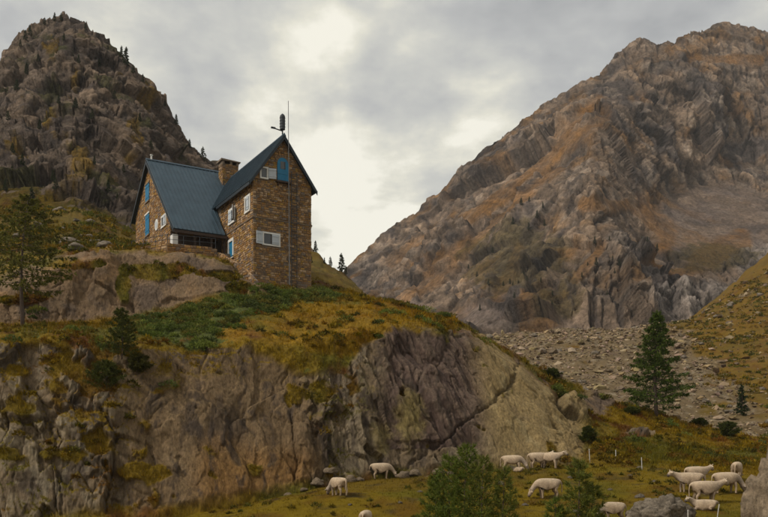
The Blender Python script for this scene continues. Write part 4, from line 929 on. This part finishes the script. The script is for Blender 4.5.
# the lone tree on the meadow slope
p = hill_at(657, 414); plant_tree('larch_tree', 'tall dark green conical larch alone on the golden slope before the scree', 'tree', p,
    conifer(3, 10.3, 3.3, 0.11, 150, 0.31, 48, ((0.052, 0.076, 0.024), (0.100, 0.124, 0.038)), droop=0.12, up=0.10, prof=0.78, gaps=0.45, trunk_r=0.016, thin=.15, fan=.36))
# the thin larch on the terrace, with olive needles
p = hill_at(22, 326, 2.6, 5); plant_tree('larch_tree', 'sparse olive larch with a bare lower trunk on the cliff terrace', 'tree', p,
    conifer(9, 11.2, 4.6, 0.30, 84, 0.26, 46, ((0.080, 0.082, 0.026), (0.140, 0.130, 0.044)), droop=0.42, up=0.12, prof=0.6, lean=(0.035, 0), gaps=0.25, trunk_r=0.013), rz=0.6)
# the two young larches in the foreground (their feet are below the picture)
def young(px, py, Y, seed, spread, nb, label, colr, leaf=.21, per=27, rz=0):
    t = P3(px, py, Y); z0 = float(meadow_z(t.x, Y)); plant_tree('young_larch', label, 'tree', (t.x, Y, z0),
        conifer(seed, t.z - z0, spread, 0.04, nb, leaf, per, colr, droop=-0.05, up=0.6, prof=0.48, gaps=0.12, trunk_r=0.008, thin=.075, fan=.45), rz, 'young larches in the foreground')
GRN = ((0.080, 0.104, 0.032), (0.140, 0.158, 0.048))
OLV = ((0.092, 0.106, 0.034), (0.155, 0.158, 0.052))
young(466, 446, 36, 21, 1.25, 84, 'tallest young larch of the bushy clump before the cliff foot', GRN)
young(450, 456, 36.6, 26, 1.15, 70, 'dark green young larch on the cliff side of the tallest one', GRN)
young(483, 457, 35.4, 27, 1.1, 66, 'olive young larch between the tallest and the slim one', OLV)
young(435, 476, 37, 24, 1.0, 56, 'low young larch at the cliff-side edge of the bushy clump', GRN)
young(503, 468, 35, 22, 0.85, 54, 'slim olive young larch at the open edge of the bushy clump', OLV)
young(578, 460, 34, 23, 0.95, 52, 'loose young larch between the grazing cow and the long boulder', OLV, per=34)
young(592, 484, 34.4, 28, 0.7, 36, 'small young larch touching the loose one', OLV, per=30)
young(556, 498, 34, 25, 0.6, 30, 'short young larch below the loose one', GRN, per=30)
# scrub pine on the cliff edge and further bushes
def bush(px, py, h, spread, seed, label, colr, rmin=0, rmax=9, on='hill', leaf=.2, cat='bush', group=None, name='scrub_bush', per=26):
    p_ = hill_at(px, py, rmin, rmax) if on == 'hill' else meadow_at(px, py)
    plant_tree(name, label, cat, p_, conifer(seed, h, spread, 0.02, 70, leaf, per + 8, colr, droop=0.0, up=0.35, prof=0.5, gaps=0.35, trunk_r=0.014, thin=.12, fan=.4), seed, group)
DK = ((0.046, 0.056, 0.018), (0.090, 0.092, 0.030))
bush(122, 354, 3.4, 1.3, 31, 'dark scrub pine standing at the cliff edge above the ledges', DK, 2, 4)
bush(105, 388, 2.0, 1.7, 32, 'dark bush spreading over the grassy cliff ledge', DK, 1, 4)
bush(140, 372, 1.3, 1.2, 36, 'low olive bush clinging below the scrub pine', ((0.040, 0.042, 0.014), (0.075, 0.066, 0.020)), 1, 4)
bush(728, 436, 1.5, 1.6, 33, 'round green bush below the small conifer on the slope', ((0.036, 0.044, 0.014), (0.066, 0.070, 0.022)), 1, 6)
bush(552, 377, .9, 1.1, 34, 'low green bush on the ridge behind the smooth dome', ((0.036, 0.044, 0.014), (0.066, 0.070, 0.022)), 3, 6)
bush(588, 440, 1.3, .8, 35, 'upright green shrub at the foot of the dome by the posts', ((0.036, 0.044, 0.014), (0.066, 0.070, 0.022)), 1, 5)
bush(700, 424, .7, 1.0, 37, 'flat dark shrub on the slope beside the lone larch', DK, 3, 6)
bush(632, 412, .6, .9, 38, 'small dark shrub at the foot of the lone larch', DK, 3, 6)
# small conifers
small = [conifer(50 + k, 1.0, [0.2, 0.26, 0.17][k], 0.06, 40, 0.085, 9, ((0.022, 0.032, 0.015), (0.044, 0.054, 0.022)), droop=.2, prof=.75, gaps=.05, trunk_r=.02, twigs=1) for k in range(3)]
def small_tree(p_, hpx, k, label, group):
    s = hpx / F * p_[1]; r = plant_tree('small_conifer', label, 'tree', p_, small[k % 3], k * 1.3, group, s); return r
def at_surface(Vv, px, py):
    vx = HX + Vv[:, 0] / Vv[:, 1] * F; vy = HY - (Vv[:, 2] - CZ) / Vv[:, 1] * F; e = (vx - px) ** 2 + (vy - py) ** 2
    near = np.where(e < e.min() + 2.5, Vv[:, 1], 1e9); return Vector(Vv[int(near.argmin())])
small_tree(at_surface(OV, 742, 414), 30, 0, 'small dark conifer at the edge of the scree beside the round bush', None)
for k, (px, py, hp) in enumerate([(317.5, 250, 11), (335, 259, 9), (341, 270, 18), (346, 273, 9), (312, 262, 8), (325, 262, 6)]):
    small_tree(hill_at(px, py, 5.5), hp, k, ['small conifer at the ridge top next to the tower wall', 'small conifer on the ridge running down behind the refuge', 'tallest conifer on the ridge running down behind the refuge', 'short conifer touching the tallest one on the ridge', 'small conifer on the ridge running down behind the refuge', 'small conifer on the ridge running down behind the refuge'][k], 'conifers on the ridge behind the refuge')
cr_ = [(24, 40, 8), (31, 34, 8), (46, 25, 6), (55, 20, 7), (62, 19, 6), (127, 64, 14), (121, 56, 9), (134, 74, 7), (144, 81, 6), (176, 122, 8), (204, 160, 11), (191, 148, 7), (166, 106, 6), (16, 90, 9), (26, 74, 9), (60, 104, 7), (75, 108, 8), (33, 208, 17), (108, 192, 10), (12, 152, 8),
       (78, 62, 7), (38, 64, 7), (92, 118, 8), (40, 128, 8), (22, 165, 9), (8, 120, 8), (100, 65, 6), (65, 40, 6), (115, 100, 7), (140, 120, 7), (6, 190, 10), (56, 190, 10), (95, 165, 7), (125, 172, 7), (150, 150, 7), (87, 30, 6), (20, 48, 6), (10, 178, 9), (48, 176, 9), (116, 205, 8)]
for k, (px, py, hp) in enumerate(cr_):
    small_tree(at_surface(LV, px, py), hp * 1.25, k, 'small dark conifer rooted on the left crag', 'conifers on the left crag')
rg = random.Random(5)
for k in range(46):
    cx_, cy_, rx_, ry_ = rg.choice([(520, 250, 45, 40), (490, 285, 35, 20), (560, 285, 40, 30), (600, 250, 30, 30), (545, 215, 30, 20), (650, 250, 12, 6)])
    px, py = cx_ + rg.gauss(0, .5) * rx_, cy_ + rg.gauss(0, .5) * ry_
    small_tree(at_surface(RV, px, py), rg.uniform(4, 8), k, 'tiny dark conifer on the flank of the far mountain', 'conifers on the far mountain')
# ---- grass tufts
def tufts(name, P0, C0, hmin, hmax, n_bl, label, cat, seed):
    g = np.random.default_rng(seed); n = len(P0); k = n_bl; B = np.repeat(P0, k, 0).astype(f4) + g.normal(size=(n * k, 3)).astype(f4) * np.array([.09, .09, .01], f4)
    H = (g.uniform(hmin, hmax, (n, 1)).repeat(k, 1).ravel() * g.uniform(.6, 1.15, n * k)).astype(f4); az = g.uniform(0, 6.283, n * k); ln = g.uniform(.1, .75, n * k)
    wv = .011 + .05 * H; wa = g.uniform(0, 6.283, n * k)
    side = np.stack([np.cos(wa) * wv, np.sin(wa) * wv, np.zeros(n * k)], 1); tip = np.stack([np.cos(az) * ln * H, np.sin(az) * ln * H, H], 1)
    B[:, 2] -= 0.03; H *= np.repeat((.55 + 1.1 * np.clip(fbm(np.asarray(P0, f4), 1.3, 3, seed + 500) + .3, 0, 1.2)).astype(f4), k)
    tip = np.stack([np.cos(az) * ln * H, np.sin(az) * ln * H, H], 1)
    Vt = np.stack([B - side, B + side, B + tip], 1).reshape(-1, 3); cc = np.repeat(C0 * (1 + .45 * fbm(np.asarray(P0, f4), .9, 3, seed + 510))[:, None], k, 0) * g.uniform(.7, 1.45, (n * k, 1)); cc = np.repeat(cc, 3, 0)
    o = link(name, npmesh(name, Vt, np.arange(len(Vt)).reshape(-1, 3), smooth=False, cols=cc), M['grass']); return tag(o, label, cat, kind='stuff')
g = np.random.default_rng(77)
vis = (HG > .6) & (HGreen < .5) & (HRR < 5.5) & (HRR > .9) & (HPX > -120) & (HPX < 900) & (HPY < 520)
idx = np.nonzero(vis)[0]; wgt = HDX[idx] * HV[idx, 1] ** 2 * np.where(HRR[idx] > 3.5, 1.3, 1.0); idx = g.choice(idx, 38000, p=wgt / wgt.sum())
tufts('hill_grass', HV[idx] + g.normal(size=(len(idx), 3)) * np.array([.06, .06, 0]), HC[idx] * 1.25, .14, .42, 5, 'golden autumn grass growing over the cliff top and slopes', 'grass', 1)
n = 42000; Yq = 46 + 34 * g.random(n) ** .8; Xq = (g.uniform(-120, 900, n) - HX) / F * Yq; Zq = meadow_z(Xq, Yq)
ii = np.clip(np.searchsorted(gx, Xq), 0, len(gx) - 1); jj = np.clip(np.searchsorted(gy, Yq), 0, len(gy) - 1)
tufts('meadow_grass', np.stack([Xq, Yq, Zq], 1), MC[jj * len(gx) + ii] * 1.2, .05, .20, 4, 'short grazed autumn grass on the meadow', 'grass', 2)
# ---- juniper mounds and tussocks of heather and tall grass
def mounds(name, idx, rmin, rmax, cols_, K, label, cat, seed, lsz=1.0, flatz=.65, src=None):
    g = np.random.default_rng(seed); n = len(idx); P0 = (HV if src is None else src)[idx] + g.normal(size=(n, 3)) * np.array([.15, .15, 0]); rad = g.uniform(rmin, rmax, n)
    D = g.normal(size=(n * K, 3)); D[:, 2] = np.abs(D[:, 2]) - .15; D /= np.linalg.norm(D, axis=1)[:, None]; sh = g.uniform(.72, 1.08, n * K) * (1 + .35 * fbm((np.repeat(P0, K, 0) + D * .6).astype(f4), .5, 2, seed))
    Rr = np.repeat(rad, K) * sh; Bp = np.repeat(P0, K, 0) + D * Rr[:, None] * np.array([1, 1, flatz])
    tp = D + g.normal(size=(n * K, 3)) * .5 + np.array([0, 0, .3]); tp /= np.linalg.norm(tp, axis=1)[:, None]; ll = g.uniform(.10, .22, (n * K, 1)) * lsz
    sd_ = np.cross(tp, g.normal(size=(n * K, 3))); sd_ /= np.linalg.norm(sd_, axis=1)[:, None]; sd_ *= ll * .3
    Vt = np.stack([Bp - sd_, Bp + sd_, Bp + tp * ll], 1).reshape(-1, 3)
    cj = np.array(cols_)[g.integers(0, len(cols_), n)] * g.uniform(.7, 1.3, (n, 1)); cc = np.repeat(cj, K, 0) * g.uniform(.65, 1.35, (n * K, 1)); cc = np.repeat(cc, 3, 0)
    tag(link(name, npmesh(name, Vt, np.arange(len(Vt)).reshape(-1, 3), smooth=False, cols=cc), M['leaf']), label, cat, kind='stuff')
def pick(mask, n, seed, src=None):
    i_ = np.nonzero(mask)[0]; w_ = (HV if src is None else src)[i_, 1] ** 2 * (HDX[i_] if src is None else ODX[i_] if src is OV else 1.0); return np.random.default_rng(seed).choice(i_, n, p=w_ / w_.sum())
mounds('juniper_carpet', pick((HGreen > .45) & (fbm(HV, 2.0, 2, 77) > -.25), 620, 3), .28, .75, [(.095, .118, .038), (.118, .136, .044), (.078, .096, .034), (.135, .138, .048), (.120, .102, .034), (.064, .078, .028)], 170, 'low green juniper carpet on the terrace below the refuge', 'shrubs', 31)
onhill = (HG > .7) & (HGreen < .6) & (HRR < 5.3) & (HRR > 1.1) & (HPX > -120) & (HPX < 900)
mounds('tussocks', pick(onhill & (fbm(HV, 3.0, 3, 78) > .02), 1150, 4), .12, .42, [(.120, .086, .024), (.092, .082, .024), (.140, .082, .026), (.190, .130, .036), (.080, .070, .022), (.165, .120, .030)], 60, 'rough tussocks and heather on the cliff top and slopes', 'shrubs', 32, 1.3, .8)
TC = [(.120, .090, .026), (.092, .086, .024), (.160, .100, .030), (.180, .130, .036), (.075, .068, .022), (.085, .088, .026)]
mounds('slope_heath', pick((HRR > 5.2) & (HRR < 6.98) & (HPX < 150) & (HPX > -160), 1300, 6), .25, .85, TC, 60, 'heath and tall grass on the slope below the crag', 'shrubs', 33, 1.8, .55)
mounds('hillside_heath', pick((OVeg > .5) & (OX > 630) & (OX < 950) & (OR > 1.2) & (OR < 5.1), 1900, 7, OV), .3, 1.0, TC[:1] + TC[2:], 36, 'brown heath on the stony hillside above the moraine', 'shrubs', 34, 2.4, .5, OV)
mounds('meadow_rushes', pick((MV[:, 1] > 50) & (MV[:, 1] < 74) & (fbm(MV, 5, 3, 79) > .05) & (np.abs(mpx - 420) < 400), 320, 8, MV), .08, .3, [(.090, .078, .024), (.120, .080, .026), (.080, .076, .022), (.150, .115, .032)], 40, 'low rushes and weeds dotted over the meadow', 'shrubs', 35, 1.1, .7, MV)
# ------------------------------------------------------------------ rocks
def rock_mesh(name, seed, sub=4, flat=(1, 1, 1), amp=.22):
    bm = bmesh.new(); bmesh.ops.create_icosphere(bm, subdivisions=sub, radius=1.0); P0 = np.array([v.co[:] for v in bm.verts], f4)
    a_, j_ = facets(P0 + seed * 3.1, .95, seed, .5); b_, j2_ = facets(P0 + seed * 5.3, .38, seed + 1, .5)
    d_ = amp * a_ + amp * .35 * b_ + .22 * fbm(P0 + seed, 1.4, 3, seed) - .10 * np.exp(-(j_ / .07) ** 2)
    if sub >= 5: d_ = d_ + .05 * fbm(P0 * np.array([1, 1, .6], f4), .22, 4, seed + 9, ridge=True) + .05 * facets(P0 + seed, .16, seed + 3, .7)[0]
    P0 = P0 * (1 + d_)[:, None] * np.array(flat, f4)
    P0[:, 2] = np.maximum(P0[:, 2], -.45)
    for v, c in zip(bm.verts, P0): v.co = c
    return bm_mesh(name, bm, True)
def boulder(name, label, p_, sx, sy, sz, seed, sub=5, group=None, rz=0, m=None):
    o = link(name, rock_mesh(name, seed, sub), m or M['boulder']); o.location = p_; o.scale = (sx, sy, sz); o.rotation_euler = (0, 0, rz); return tag(o, label, 'rock', group)
def on_meadow(px, py, Y=None):
    if Y is None:
        a_ = meadow_at(px, py); b_ = hill_at(px, py, .8, 2.4); return b_ if (abs(HX + b_.x / b_.y * F - px) < 1.5 and abs(HY - (b_.z - CZ) / b_.y * F - py) < 1.5 and b_.y < a_.y) else a_
    p_ = P3(px, py, Y); return Vector((p_.x, Y, float(meadow_z(p_.x, Y))))
bp = on_meadow(661, 514, 54); boulder('boulder', 'long low grey boulder lying in front of the cow group', bp + Vector((0, 0, .1)), 1.85, 1.1, 1.35, 61, rz=.15)
bp = on_meadow(803, 517, 52); boulder('boulder', 'massive upright grey boulder that hides the head of a standing cow', bp + Vector((0, 0, .5)), 3.3, 2.6, 3.7, 62, rz=.9, m=M['block'])
for k, (px, py, s) in enumerate([(332, 470, .5), (318, 480, .55), (352, 478, .5), (362, 479, .32), (404, 475, .6), (416, 472, .5), (428, 475, .3), (396, 478, .25), (306, 487, .32), (440, 471, .55), (452, 473, .35), (288, 493, .3), (478, 471, .25), (568, 467, .25)]):
    p_ = hill_at(px, py, .8, 2); boulder('foot_boulder', 'tan fallen block at the foot of the cliff', p_ + Vector((0, -.4, -.1)), s * 1.05, s * .85, s * .6, 70 + k, 3, 'fallen blocks along the cliff foot', k * 1.1, M['block'])
rks = [rock_mesh('meadow_stone', 90 + k, 3) for k in range(3)]
for k, (px, py, s) in enumerate([(632, 515, .28), (640, 497, .28), (480, 488, .2), (640, 468, .16), (620, 462, .2), (570, 478, .18), (690, 466, .18), (575, 512, .2), (500, 484, .25), (655, 482, .15), (610, 490, .14), (590, 497, .12), (630, 476, .13), (680, 480, .14), (712, 472, .12), (450, 482, .15), (420, 492, .14), (470, 500, .16), (400, 503, .13), (525, 505, .16), (350, 505, .13), (700, 468, .1)]):
    o = link('meadow_stone', rks[k % 3], M['boulder']); o.location = meadow_at(px, py); o.scale = (s * 1.4, s, s * .8); o.rotation_euler = (0, 0, k); tag(o, 'small pale stone lying in the meadow grass', 'rock', 'stones in the meadow')
# scree
pool = [rock_mesh('scree_boulder', 120 + k, 3) for k in range(4)]
ok = np.nonzero((OX > 470) & (OX < 800) & (OR > 1.2) & (OR < 5.1))[0]; g = np.random.default_rng(5)
for k, i in enumerate(g.choice(ok, 70)):
    p_ = OV[i]; s = g.uniform(.3, .7) * (p_[1] / 150) ** .8; o = link('scree_boulder', pool[k % 4], M['boulder']); o.location = Vector(p_) + Vector((0, 0, s * .1)); o.scale = (s * g.uniform(1, 1.6), s, s * g.uniform(.6, 1)); o.rotation_euler = (0, 0, g.uniform(0, 6))
    tag(o, 'large block lying among the scree of the moraine', 'rock', 'blocks on the moraine')
for k, (px, py, s) in enumerate([(70, 243, .9), (78, 250, .7), (62, 228, .6), (84, 236, .5), (96, 242, .6), (104, 246, .8), (58, 210, .7), (40, 226, .5), (112, 240, .5), (90, 222, .5), (20, 235, .6), (75, 220, .4)]):
    o = link('slope_rock', pool[k % 4], M['block']); o.location = hill_at(px, py, 5.2); o.scale = (s * 1.5, s, s * .7); o.rotation_euler = (0, 0, k); tag(o, 'pale rock poking out of the grass slope below the crag', 'rock', 'rocks on the slope below the crag')
bm = bmesh.new(); bmesh.ops.create_icosphere(bm, subdivisions=1, radius=1); ib = np.array([v.co[:] for v in bm.verts], f4); ifc = np.array([[v.index for v in f.verts] for f in bm.faces]); bm.free()
ok = np.nonzero((OX > 420) & (OX < 900) & (OR > .9) & (OR < 5.2))[0]; pr = ODX[ok] * (1 - .8 * OVeg[ok]) * OV[ok, 1] ** 1.2; n = 24000; idx = g.choice(ok, n, p=pr / pr.sum())
P0 = OV[idx] + g.normal(size=(n, 3)) * np.array([.5, 1.0, 0]); S = (.08 + .11 * g.pareto(2.4, n)).clip(.07, .6) * (P0[:, 1] / 140) ** .8
# low-poly angular stones: the corners of a squashed, tilted icosahedron pushed about
o12 = ib[:12]; f20 = []
bm = bmesh.new(); bmesh.ops.create_icosphere(bm, subdivisions=1, radius=1)
ib = np.array([v.co[:] for v in bm.verts], f4); f20 = np.array([[v.index for v in f.verts] for f in bm.faces]); bm.free()
Q = ib[None] * (1 + .35 * g.normal(size=(n, len(ib), 1))).clip(.45, 1.6) * np.stack([g.uniform(.8, 1.7, n), g.uniform(.7, 1.2, n), g.uniform(.45, .9, n)], 1)[:, None]
ca_, sa_ = np.cos(g.uniform(0, 6.28, n)), np.sin(g.uniform(0, 6.28, n)); Q = np.stack([Q[..., 0] * ca_[:, None] - Q[..., 1] * sa_[:, None], Q[..., 0] * sa_[:, None] + Q[..., 1] * ca_[:, None], Q[..., 2]], -1)
Vt = (Q * S[:, None, None] + P0[:, None]).reshape(-1, 3); Ft = (f20[None] + (np.arange(n) * len(ib))[:, None, None]).reshape(-1, 3)
cs = np.array([.200, .155, .105]) * g.uniform(.45, 1.5, (n, 1)) * np.stack([np.ones(n), g.uniform(.93, 1.05, n), g.uniform(.85, 1.15, n)], 1)
tag(link('scree_stones', npmesh('scree_stones', Vt, Ft, smooth=False, cols=np.repeat(cs, len(ib), 0)), M['stone']), 'pale brown scree of loose stones covering the moraine', 'scree', kind='stuff')

# ------------------------------------------------------------------ cattle
def cow_mesh(pose, seed):
    rg_ = random.Random(seed); nodes = []; edges = []
    def nd(p_, r, parent=None):
        nodes.append((Vector(p_), r if hasattr(r, '__len__') else (r, r))); i = len(nodes) - 1
        if parent is not None: edges.append((parent, i))
        return i
    lie = pose == 'lie'; dz = -.62 if lie else 0
    pel = nd((-.60, 0, 1.08 + dz), (.34, .36)); rump = nd((-.92, 0, 1.16 + dz), (.27, .22), pel)
    mid = nd((-.10, 0, .96 + dz), (.39, .44), pel); ches = nd((.45, 0, .98 + dz), (.34, .44), mid); nb_ = nd((.78, 0, 1.08 + dz), (.22, .30), ches)
    if pose == 'graze': ne, po_, mu = (1.08, .02, .78), (1.34, .04, .46), (1.50, .04, .12)
    elif pose == 'level': ne, po_, mu = (1.10, .05, 1.22), (1.42, .12, 1.34), (1.72, .22, 1.10)
    else: ne, po_, mu = (1.05, .1, .72), (1.34, .22, .80), (1.58, .34, .58)
    ne_ = nd(ne, (.17, .20), nb_); po2 = nd(po_, .16, ne_); md = nd(Vector(po_).lerp(Vector(mu), .55), .13, po2); mu2 = nd(mu, .115, md)
    for s in (-1, 1):
        h_ = nd(Vector(po_) + Vector((.02, s * .11, .12)), .035, po2); nd(Vector(po_) + Vector((.07, s * .20, .21)), .02, h_)
        e = nd(Vector(po_) + Vector((-.02, s * .20, .02)), .06, po2); nd(Vector(po_) + Vector((-.06, s * .36, -.02)), .05, e)
    tl_ = nd((-1.14, 0, 1.14 + dz), .06, rump); t2 = nd((-1.20, .02, .80 + dz * .8), .035, tl_); nd((-1.17, .03, .42 if not lie else .1), .05, t2)
    for s in (-1, 1):
        j = rg_.uniform(-.10, .10)
        if not lie:
            a = nd((-.70, s * .22, .80), .20, pel); b = nd((-.66 + j, s * .24, .60), .13, a); c_ = nd((-.86 + j, s * .22, .42), .092, b); d_ = nd((-.80 + j, s * .22, .12), .066, c_); nd((-.77 + j, s * .22, .02), .075, d_)
            a = nd((.48, s * .20, .78), .16, ches); b = nd((.52 - j, s * .20, .44), .092, a); c_ = nd((.50 - j, s * .20, .12), .064, b); nd((.52 - j, s * .20, .02), .075, c_)
        else:
            a = nd((-.60, s * .34, .22), .18, pel); b = nd((-.30, s * .46, .12), .10, a); nd((-.52, s * .56, .07), .06, b)
            a = nd((.50, s * .28, .20), .12, ches); b = nd((.82, s * .30, .09), .07, a); nd((.60, s * .36, .06), .05, b)
    me = bpy.data.meshes.new('cow_skel'); me.from_pydata([n_[0][:] for n_ in nodes], edges, [])
    o = bpy.data.objects.new('cow_skel', me); col.objects.link(o); o.modifiers.new('skin', 'SKIN'); ss = o.modifiers.new('sub', 'SUBSURF'); ss.levels = 2; ss.render_levels = 2
    for i, n_ in enumerate(nodes): me.skin_vertices[0].data[i].radius = n_[1]; me.skin_vertices[0].data[i].use_root = (i == 0)
    dg = bpy.context.evaluated_depsgraph_get(); out_ = bpy.data.meshes.new_from_object(o.evaluated_get(dg)); bpy.data.objects.remove(o); bpy.data.meshes.remove(me)
    out_.name = 'cow'; P0 = np.array([v.co[:] for v in out_.vertices], f4)
    for p_ in out_.polygons: p_.use_smooth = True
    C0 = np.tile(np.array([.36, .262, .172], f4), (len(P0), 1)); nz = fbm(P0 + seed, .5, 3, seed)
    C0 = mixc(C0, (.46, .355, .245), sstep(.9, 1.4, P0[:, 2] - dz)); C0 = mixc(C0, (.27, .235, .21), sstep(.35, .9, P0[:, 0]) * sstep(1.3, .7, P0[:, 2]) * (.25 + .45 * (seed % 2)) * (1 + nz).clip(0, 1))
    dm = np.linalg.norm(P0 - np.array(mu, f4), axis=1); C0 = mixc(C0, (.09, .07, .06), sstep(.26, .12, dm)); C0 = mixc(C0, (.10, .08, .07), sstep(.10, .04, P0[:, 2]) * (0 if lie else 1))
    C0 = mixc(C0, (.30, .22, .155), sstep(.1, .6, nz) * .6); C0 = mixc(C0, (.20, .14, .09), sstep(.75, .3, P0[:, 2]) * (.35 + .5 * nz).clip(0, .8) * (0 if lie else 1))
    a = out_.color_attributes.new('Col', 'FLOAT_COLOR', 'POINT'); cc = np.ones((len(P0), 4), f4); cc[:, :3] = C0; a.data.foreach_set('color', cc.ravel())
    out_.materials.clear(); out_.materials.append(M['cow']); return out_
CM = {(p_, s): cow_mesh(p_, s) for p_ in ('graze', 'level', 'lie') for s in (1, 2)}
COWS = [(338, 496, 128, 'graze', 1, 1.0, 'pale cow grazing apart on the meadow with its rump turned this way'),
 (383, 478, 8, 'graze', 2, 1.0, 'cream cow grazing close under the yellow-stained cliff'),
 (366, 536, 80, 'graze', 1, 1.0, 'pale cow of which only the back rises into view below the cliff'),
 (513, 471.5, -6, 'graze', 1, 1.0, 'cream cow grazing at the dome foot beside a lying calf'),
 (539, 468.5, 8, 'level', 2, 1.0, 'standing pale cow half hidden behind its neighbour at the dome foot'),
 (551, 468.5, -38, 'level', 1, 1.0, 'standing grey-shouldered cow with raised head at the dome foot'),
 (518, 471.5, 150, 'lie', 1, .55, 'small calf lying beside the grazing cow at the dome foot'),
 (547, 499, 188, 'graze', 2, 1.08, 'cream cow grazing alone in mid meadow beside the loose young larch'),
 (612, 523, 196, 'graze', 1, 1.0, 'pale cow grazing low beside the loose young larch and the long boulder'),
 (689, 503, 176, 'level', 1, 1.1, 'pale cow standing behind the long boulder'),
 (706, 505.5, 4, 'level', 2, 1.16, 'pinkish cow standing in the group with its head free of the others'),
 (697, 500, 14, 'level', 1, 1.05, 'pale cow squeezed between the two standing behind the long boulder'),
 (727, 496.5, 8, 'graze', 1, 1.15, 'pale cow whose head is hidden by the massive boulder'),
 (737, 481, 62, 'graze', 2, 1.1, 'cream cow standing furthest up the slope behind the group'),
 (704, 512.5, 170, 'lie', 2, .95, 'cream calf curled up on the grass before the cow group')]
for px, py, hd, pose, sd2, s, lb in COWS:
    p_ = on_meadow(px, py, {689: 61.5, 697: 63.5, 706: 58, 727: 61, 704: 56.5}.get(px)) if py < 517 else on_meadow(px, py, {366: 53, 612: 54}[px])
    o = link('cow', CM[(pose, sd2)]); o.location = p_ - Vector((0, 0, .02)); o.scale = (s * .80, s * .92, s * .94); o.rotation_euler = (0, 0, R(hd)); tag(o, lb, 'cow', 'pale cattle on the meadow')
# ------------------------------------------------------------------ fence posts
bm = bmesh.new(); tube(bm, [(0, 0, -.2), (0, 0, .9)], .03, 8); tube(bm, [(0, 0, .901), (0, 0, .96)], [.04, .02], 8); recalc(bm); pmesh = bm_mesh('fence_post', bm)
for k, (px, py, Yp) in enumerate([(589, 459, None), (616, 460, None), (677, 468.5, None), (717, 516, 54), (688, 524, 52), (642, 470, None)]):
    o = link('fence_post', pmesh, M['post']); o.location = on_meadow(px, py, Yp) if py > 463 else hill_at(px, py, 0, 3); o.rotation_euler = (R([3, -2, 1, 5, 0, 2][k]), R([-4, 0, 1, 6, 0, -3][k]), 0)
    tag(o, ['thin white fence post on the slope where the dome meets the meadow', 'thin white fence post on the slope where the dome meets the meadow', 'thin white fence post alone in the open meadow', 'leaning white fence post beside the curled-up calf', 'short white fence post in front of the long boulder', 'thin white fence post alone in the open meadow'][k], 'fence post', 'white fence posts in the meadow')
# ------------------------------------------------------------------ haze between here and the mountains
bm = bmesh.new(); bbox(bm, -1500, 1500, -300, 1500, -62, 560); recalc(bm)
hm = bpy.data.materials.new('valley haze'); hm.use_nodes = True; ht = hm.node_tree; ht.nodes.clear()
ho = N(ht, 'ShaderNodeOutputMaterial'); hv = N(ht, 'ShaderNodeVolumePrincipled'); hv.inputs['Color'].default_value = (.93, .93, .94, 1); hv.inputs['Density'].default_value = 0.00009; hv.inputs['Anisotropy'].default_value = 0.2
ht.links.new(hv.outputs[0], ho.inputs['Volume'])
hz_ = link('haze', bm_mesh('haze', bm), hm); tag(hz_, 'thin pale haze in the valley air', 'haze', kind='stuff')
